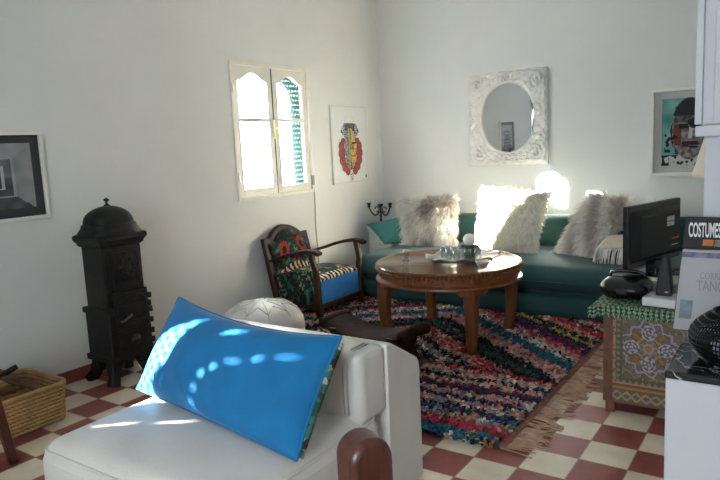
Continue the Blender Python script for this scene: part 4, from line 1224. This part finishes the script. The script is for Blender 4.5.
g = G().prism([(-.60, 0), (-.05, 0), (-.05, .05), (-.60, .05)], tuple(b0 + Vector((0, 0, .30))), tuple(E1), (0, 0, 1), tuple(EX * .06)); g.build('rail', M['redwood'], p)

# ================================================================== PAINTED CABINET
cx0, cx1, cy0, cy1, cz = 3.005, 3.44, -2.75, -2.06, .545
p = empty('painted_chest', (3.2, -2.4, 0), 'low wooden chest with painted arabesque front under a green cloth', 'chest')
g = G().box((cx0, cy0 + .004, .062), (cx1, cy1, cz)); g.build('body', M['chestwood'], p, bevel=.004)
g = G().box((cx0 - .008, cy0 - .012, cz), (cx1, cy1 + .01, cz + .014)); g.build('top', M['chestwood'], p, bevel=.003)
for lx, ly in ((cx0 + .03, cy0 + .035), (cx0 + .03, cy1 - .035), (cx1 - .03, cy0 + .035), (cx1 - .03, cy1 - .035)):
    G().box((lx - .022, ly - .022, 0), (lx + .022, ly + .022, .064)).build('leg', M['chestwood'], p, bevel=.004)
CWW = cx1 - cx0; CHH = cz - .062
def chest_col(u, v):
    x = u * CWW; z = v * CHH; n = noise.noise((x * 40, z * 40, 3)); n2 = noise.noise((x * 90, z * 90, 13))
    red = mix(hx('#7E4434'), hx('#5C3226'), .5 + n)
    if x < .045: return red
    if z < .085:
        if z > .074: return hx('#A48A3C')
        if z < .006: return red
        s = sin(x * 70) * .018 + .040
        if abs(z - s) < .006: return hx('#B59A6A')
        if abs(z - (.08 - s)) < .006: return hx('#8D8FA0')
        return mix(hx('#5E6440'), hx('#7A4A34'), .5 + n2)
    if z < .108: return hx('#8A3F36') if z < .1 else hx('#B59088')
    if x < .06: return hx('#A88C70') if n2 > -.2 else hx('#7E4434')
    # panel
    px0, pz0 = .06, .108; pw = .54 - .06; phh = CHH - pz0
    X = x - (px0 + .150); Z = z - (pz0 + phh / 2)
    base = mix(hx('#55563F'), hx('#76685C'), .5 + n)
    if x < px0 + .03 or z < pz0 + .028 or z > CHH - .03:
        k = sin((x + z) * 110) * sin((x - z) * 110)
        return hx('#80866A') if k > .25 else hx('#4A5238')
    r = sqrt(X * X + Z * Z); a = atan2(Z, X)
    if r < .016: return hx('#A97A2E')
    if r < .026: return hx('#A89C8A')
    if r < .04: return hx('#8B7FA2') if sin(a * 8) > 0 else hx('#70704E')
    # quatrefoil white scroll blooms on the axes, gold leaves on diagonals
    for k in range(4):
        ca, sa = cos(k * pi / 2), sin(k * pi / 2)
        bx_, bz_ = X * ca + Z * sa, -X * sa + Z * ca
        L = .078
        d = sqrt(((bx_ - L) / 1.15) ** 2 + bz_ ** 2)
        if d < .036:
            sw = sin(d * 470) * .6 + n2 * 1.4 + sin(atan2(bz_, bx_ - L) * 6) * .5
            return hx('#BDB6C0') if sw > .1 else (hx('#77698C') if sw > -.5 else hx('#4E503C'))
        ca, sa = cos(k * pi / 2 + pi / 4), sin(k * pi / 2 + pi / 4)
        bx_, bz_ = X * ca + Z * sa, -X * sa + Z * ca
        e = ((bx_ - .082) / .024) ** 2 + (bz_ / .013) ** 2
        if e < 1: return hx('#99702C') if e < .7 else hx('#5E3A1E')
    rr = .062 + .010 * cos(a * 4)
    if abs(r - rr) < .006: return hx('#B98E3A')
    if abs(r - rr - .06 - .01 * sin(a * 12)) < .006: return hx('#A79AB0')
    rr2 = r + .012 * sin(a * 8)
    if abs(rr2 - .165) < .004: return hx('#94865A')
    if n2 > .42: return hx('#9E96A6')
    if n2 < -.46: return hx('#6E4A36')
    if abs(sin(X * 75 + 3 * sin(Z * 60))) < .10: return hx('#83745E')
    return base
grid_art(cx0, cx1, .062, cz, 124, 128, lambda a, b: (a, cy0, b), lambda u, v: mix(chest_col(u, v), hx('#6E5F4C'), .36)).build('painted_front', M['chestpaint'], p)
# green cloth with scalloped edge
def cloth_col(x, y):
    s = .024; i = (x + y) / s; j = (x - y) / s
    k = (floor(i) + floor(j)) % 2
    fi = abs((i % 1) - .5); fj = abs((j % 1) - .5)
    if k: return hx('#24382A') if max(fi, fj) < .38 else hx('#7E9676')
    return hx('#93A88A') if max(fi, fj) < .30 else hx('#45624A')
g = G(); kx0, kx1, ky0, ky1, kz = cx0 - .075, cx1 + .0, cy0 - .03, cy1 - .02, cz + .0165
nx, ny = 56, 78
def kp(x, y):
    z = kz; 
    over_l = max(0, cx0 - .012 - x); over_f = max(0, cy0 - .016 - y)
    return (x if over_l == 0 else cx0 - .012 - over_l * .85, y, z - over_l * .35 + .006 * noise.noise((x * 30, y * 30, 0)) * (over_l > 0))
vs = [kp(kx0 + (kx1 - kx0) * i / nx, ky0 + (ky1 - ky0) * j / ny) for j in range(ny + 1) for i in range(nx + 1)]
g.V = vs
for j in range(ny):
    for i in range(nx):
        a = j * (nx + 1) + i; g.F.append((a, a + 1, a + nx + 2, a + nx + 1)); g.I.append(0); g.C.append(cloth_col(kx0 + (kx1 - kx0) * (i + .5) / nx, ky0 + (ky1 - ky0) * (j + .5) / ny))
# front drop, scalloped
fn_ = 150
for i in range(fn_):
    xa, xb = kx0 + (kx1 - kx0) * i / fn_, kx0 + (kx1 - kx0) * (i + 1) / fn_
    m5 = 6
    for q in range(m5):
        def dz(x): return .046 + .014 * abs(sin(x * pi / .042))
        vv = [(kp(x, ky0)[0], ky0 - .003, kp(x, ky0)[2] - dz(x) * t) for x, t in ((xa, q / m5), (xb, q / m5), (xb, (q + 1) / m5), (xa, (q + 1) / m5))]
        g.add(vv, [(0, 3, 2, 1)], 0, cloth_col((xa + xb) / 2, ky0 - .008 - .06 * q / m5))
for i in range(120):
    ya, yb = ky0 + (ky1 - ky0) * i / 120, ky0 + (ky1 - ky0) * (i + 1) / 120; m5 = 5
    for q in range(m5):
        def dz(y): return .02 + .014 * abs(sin(y * pi / .034))
        vv = [(kp(kx0, y)[0] - .003, y, kp(kx0, y)[2] - dz(y) * t) for y, t in ((ya, q / m5), (yb, q / m5), (yb, (q + 1) / m5), (ya, (q + 1) / m5))]
        g.add(vv, [(0, 1, 2, 3)], 0, cloth_col(kx0 - .008 - .046 * q / m5, (ya + yb) / 2))
o = g.build('patterned_cloth', M['cloth'], label='green and white patterned cloth with scalloped edge over the painted chest', cat='tablecloth')
md = o.modifiers.new('thickness', 'SOLIDIFY'); md.thickness = .002; md.offset = 0
ctop = kz + .0035

# radio
p = empty('radio', (3.075, -2.585, ctop), 'rounded glossy black portable radio on the green cloth', 'radio')
def rad(P, un):
    P = list(P); t = max(0, un[2]); P[1] += .03 * t * t; P[0] = 3.075 + (P[0] - 3.075) * (1 - .10 * t * t); return P
G().soft((2.965, -2.675, ctop), (3.19, -2.505, ctop + .108), .05, (.008, .02, .0), 8, fn=rad).build('body', M['blackgloss'], p, smooth=True)
G().soft((3.052, -2.70, ctop + .035), (3.10, -2.688, ctop + .06), .005, n=2).build('display', M['blackmatt'], p, smooth=True)
g = G(); g.tube([(2.99, -2.56, ctop + .09), (2.995, -2.555, ctop + .118), (3.03, -2.55, ctop + .128), (3.12, -2.55, ctop + .128), (3.155, -2.555, ctop + .118), (3.16, -2.56, ctop + .09)], .009, 8); g.build('handle', M['blackgloss'], p, smooth=True)
# white router box + upright black handset
p = empty('white_box', (3.26, -2.72, ctop), 'flat white electronics box at the front of the green cloth', 'box')
q0 = (3.265, -2.68)
G().box((3.185, -2.745, ctop), (3.36, -2.60, ctop + .042), rz=radians(-6)).build('casing', M['whiteplastic'], p, bevel=.006)
g = G()
for k in range(3): g.box((3.20, -2.7475 + .004, ctop + .012 + k * .008), (3.20 + .035 - k * .006, -2.7465 + .005, ctop + .0145 + k * .008), rz=radians(-6), piv=(3.2725, -2.6725))
g.box((3.25, -2.7435, ctop + .022), (3.28, -2.7415, ctop + .027), rz=radians(-6), piv=(3.2725, -2.6725))
g.build('printed_lines', M['greyplastic'], p)
p = empty('desk_speaker', (3.30, -2.66, ctop + .044), 'upright black wedge-shaped speaker standing on the white box', 'speaker')
g = G().prism([(-.035, 0), (.04, 0), (.032, .10), (.018, .19), (-.005, .195), (-.025, .10)], (3.262, -2.62, ctop + .043), (1, 0, 0), (0, 0, 1), (0, -.06, 0)); g.build('casing', M['blackmatt'], p, bevel=.008)
G().box((3.27, -2.683, ctop + .06), (3.285, -2.680, ctop + .066)).build('indicator', M['greyplastic'], p)
# papers / player under the television
g = G().box((3.16, -2.45, ctop), (3.34, -2.27, ctop + .05), rz=radians(4)); g.build('disc_player', M['greyplastic'], bevel=.005, label='grey disc player lying under the television on the chest', cat='player')
g = G().box((3.13, -2.44, ctop + .0505), (3.33, -2.29, ctop + .066), rz=radians(9)); g.build('stacked_magazine', M['paper'], bevel=.002, label='pale magazine lying on the grey disc player', cat='magazine')

# television seen from behind
A = Vector((3.066, -2.52, 0)); B = Vector((3.231, -1.97, 0)); tw = (B - A).length; te = (B - A).normalized(); tn = Vector((te.y, -te.x, 0))
zb0, zb1 = .687, 1.017
p = empty('television', tuple(A.lerp(B, .5) + Vector((0, 0, ctop))), 'black flat television seen from behind on the painted chest', 'television')
def tp(s, d, z): v = A + te * (s * tw) + tn * d; return (v.x, v.y, z)
def tbox(g, s0, s1, d0, d1, z0, z1):
    vs = [tp(s0, d0, z0), tp(s1, d0, z0), tp(s1, d1, z0), tp(s0, d1, z0), tp(s0, d0, z1), tp(s1, d0, z1), tp(s1, d1, z1), tp(s0, d1, z1)]
    return g.add(vs, [(0, 1, 2, 3), (7, 6, 5, 4), (4, 5, 1, 0), (5, 6, 2, 1), (6, 7, 3, 2), (7, 4, 0, 3)])
tbox(G(), 0, 1, -.028, .0, zb0, zb1).build('screen_bezel', M['blackgloss'], p, bevel=.005)
g = G(); vs = []
for s0, s1, d, za, zb_ in ((.05, .95, .0, .03, .30), (.14, .86, .035, .055, .27)):
    vs += [tp(s0, d, zb0 + za), tp(s1, d, zb0 + za), tp(s1, d, zb0 + zb_), tp(s0, d, zb0 + zb_)]
g.add(vs, [(0, 1, 5, 4), (1, 2, 6, 5), (2, 3, 7, 6), (3, 0, 4, 7), (4, 5, 6, 7)])
g.build('back_shell', M['blackmatt'], p, bevel=.004)
g = G()
for i in range(2):
    for j in range(2): tbox(g, .60 + i * .075, .665 + i * .075, .0352, .0362, zb0 + .195 + j * .028, zb0 + .219 + j * .028)
g.build('label_plate', M['sticker'], p)
tbox(G(), .70, .84, .0352, .0362, zb0 + .118, zb0 + .128).build('orange_sticker', M['orange'], p)
tbox(G(), .70, .82, .0352, .0362, zb0 + .085, zb0 + .090).build('barcode_sticker', M['sticker'], p)
g = G(); tbox(g, .42, .58, -.03, .03, ctop + .07, zb0 + .02); tbox(g, .30, .75, -.07, .07, ctop + .0665, ctop + .083)
g.build('stand', M['blackgloss'], p, bevel=.006)

# lamp
p = empty('table_lamp', (3.40, -2.22, ctop), 'table lamp with cream conical shade by the portrait, behind the chimney breast', 'lamp')
LX, LY = 3.405, -2.16
G().lathe([(.055, 0), (.055, .012), (.02, .022), (.015, .06), (.035, .16), (.045, .26), (.03, .36), (.012, .42), (.01, .60), (0, .60)], (LX, LY, ctop), 24).build('base', M['whitepaint'], p, smooth=True)
o = G().lathe([(.098, .575), (.095, .60), (.042, .79), (.040, .792)], (LX, LY, ctop), 32); o.F = [f for f in o.F if len(f) == 4]; o.I = o.I[:len(o.F)]; o.C = o.C[:len(o.F)]
o = o.build('lamp_shade', M['shade'], p, smooth=True); md = o.modifiers.new('thickness', 'SOLIDIFY'); md.thickness = .002

# books on the slab
def slab_book(name, x0, y, z0, z1, th, w, lean, covermat, label):
    p = empty(name, (x0 + w / 2, y, z0), label, 'book')
    g = G().box((x0, y, z0), (x0 + w, y + th, z1)); 
    def sh(v): return (v[0] + (v[2] - z0) * .085 + (v[2]-z0) * 0, v[1] + (v[2] - z0) * lean, v[2])
    g.V = [sh(v) for v in g.V]; g.build('cover', covermat, p, bevel=.003)
    return p, sh
SZT = .6505
bk, shb = slab_book('cover_book', 3.404, -3.335, SZT, 1.066, .02, .30, .03, M['coverblack'], 'tall black-topped book titled COSTUMES leaning on the chimney breast')
gb, shg = slab_book('grey_book', 3.412, -3.385, SZT, .952, .028, .31, .03, M['covergrey'], 'large pale grey book standing in front of the COSTUMES book')
def text(body, size, loc, m, parent, name, bold=0):
    cu = bpy.data.curves.new(name, 'FONT'); cu.body = body; cu.size = size; cu.extrude = .0006; cu.offset = bold
    tmp = bpy.data.objects.new(name, cu); COL.objects.link(tmp); bpy.context.view_layer.update()
    me = bpy.data.meshes.new_from_object(tmp.evaluated_get(bpy.context.evaluated_depsgraph_get())); bpy.data.objects.remove(tmp)
    me.materials.clear(); me.materials.append(m); o = bpy.data.objects.new(name, me); COL.objects.link(o); o.parent = parent
    w = Vector(WORLD[parent.name]); o.location = Vector(loc) - w; o.rotation_euler = (radians(90), 0, 0); return o
def sheared_text(body, size, x, z, sh, y, m, parent, name, wscale=1, bold=0):
    px, py, pz = sh((x, y, z)); o = text(body, size, (px, py - .002, pz), m, parent, name, bold); o.scale = (wscale, 1, 1); return o
sheared_text('COSTUMES', .074, 3.420, .995, shb, -3.335, M['titlewhite'], bk, 'title', .285, .0016)
def sbox(sh, x0, x1, y, z0, z1):
    g = G().box((x0, y - .002, z0), (x1, y, z1)); g.V = [sh(v) for v in g.V]; return g
sbox(shb, 3.47, 3.505, -3.335, .962, .985).build('cover_picture', M['orange'], bk)
sbox(shb, 3.508, 3.56, -3.335, .960, .985).build('cover_picture', mat('tan_picture', '#8A7A66', .6, vary=.4, vscale=50), bk)
sbox(shg, 3.413, 3.70, -3.385, .925, .945).build('picture_strip', mat('mauve_picture_strip', '#6E6680', .5, vary=.5, vscale=35), gb)
sheared_text('CORRE', .036, 3.480, .848, shg, -3.385, M['titlegrey'], gb, 'title', .62)
sheared_text('TANG', .054, 3.474, .805, shg, -3.385, M['titlegrey'], gb, 'title', .60, .0008)
sbox(shg, 3.426, 3.468, -3.385, .695, .765).build('cover_picture', mat('blue_grey_picture', '#6F8088', .5, vary=.3, vscale=30), gb)

# wire bowl
p = empty('wire_basket', (3.66, -3.70, .6505), 'round black wire basket on the marble slab', 'basket')
wc = (3.668, -3.665); WR = .168
def wp(t, a):
    r = WR * (.72 + .28 * sin(min(1, t / .45) * pi / 2)) if t < .45 else WR * (1 - .42 * ((t - .45) / .55) ** 2)
    return (wc[0] + r * cos(a), wc[1] + r * sin(a), .656 + .150 * t)
g = G()
for k in range(90):
    a = 2 * pi * k / 90; g.tube([wp(t / 8, a) for t in range(9)], .0022, 5)
g.build('upright_wires', M['wire'], p, smooth=True)
for t in (0.0, .1, .2, .3, .4, .5, .6, .7, .8, .9, 1.0):
    g = G(); g.tube([wp(t, 2 * pi * k / 48) for k in range(48)], .0048 if t in (0, 1.0) else .0026, 6, closed=True); g.build('wire_ring', M['wire'], p, smooth=True)
G().lathe([(0, 0), (.12, 0), (.12, .006), (0, .006)], (wc[0], wc[1], .651), 28).build('base', M['wire'], p, smooth=False)
g = G(); g.lathe([(0, .0), (.03, 0), (.05, .02), (.058, .05), (.05, .05), (0, .03)], (wc[0] - .04, wc[1] - .04, .6575), 20)
g.build('small_dish', mat('pale_blue_china', '#A9B6CC', .4, vary=.1), smooth=True, label='pale blue dish inside the black wire basket', cat='dish')

# ================================================================== LIGHT
def sun(name, d, strength, col, ang):
    l = bpy.data.lights.new(name, 'SUN'); l.energy = strength; l.color = col; l.angle = ang
    o = bpy.data.objects.new(name, l); COL.objects.link(o)
    o.rotation_euler = Vector(d).to_track_quat('-Z', 'Y').to_euler(); o.location = (-4, -8, 5); return o
sun('sun', (1.24, 1.0, -.6), 250.0, (1.0, .98, .94), radians(.6))
w = bpy.data.worlds.new('sky'); SC.world = w; w.use_nodes = True
bg = w.node_tree.nodes['Background']; bg.inputs['Color'].default_value = (.80, .90, 1.0, 1); bg.inputs['Strength'].default_value = 13.0
def portal(name, loc, rot, sx, sy):
    l = bpy.data.lights.new(name, 'AREA'); l.shape = 'RECTANGLE'; l.size = sx; l.size_y = sy; l.cycles.is_portal = True
    o = bpy.data.objects.new(name, l); COL.objects.link(o); o.location = loc; o.rotation_euler = rot; return o
portal('portal_window_near', (-.31, -1.715, 1.56), (0, -pi / 2, 0), 1.13, 1.0)
portal('portal_window_screen', (-.31, -6.06, 1.52), (0, -pi / 2, 0), 1.15, 1.16)
portal('portal_rear_window', (3.225, YR - .21, 1.575), (pi / 2, 0, 0), 1.35, 1.19)

SC.view_settings.view_transform = 'Standard'
SC.view_settings.look = 'None'
SC.view_settings.gamma = 1
SC.view_settings.use_curve_mapping = False
SC.view_settings.exposure = 0.57
SC.cycles.use_denoising = True
SC.cycles.max_bounces = 10; SC.cycles.diffuse_bounces = 6; SC.cycles.transparent_max_bounces = 24
SC.cycles.sample_clamp_indirect = 160
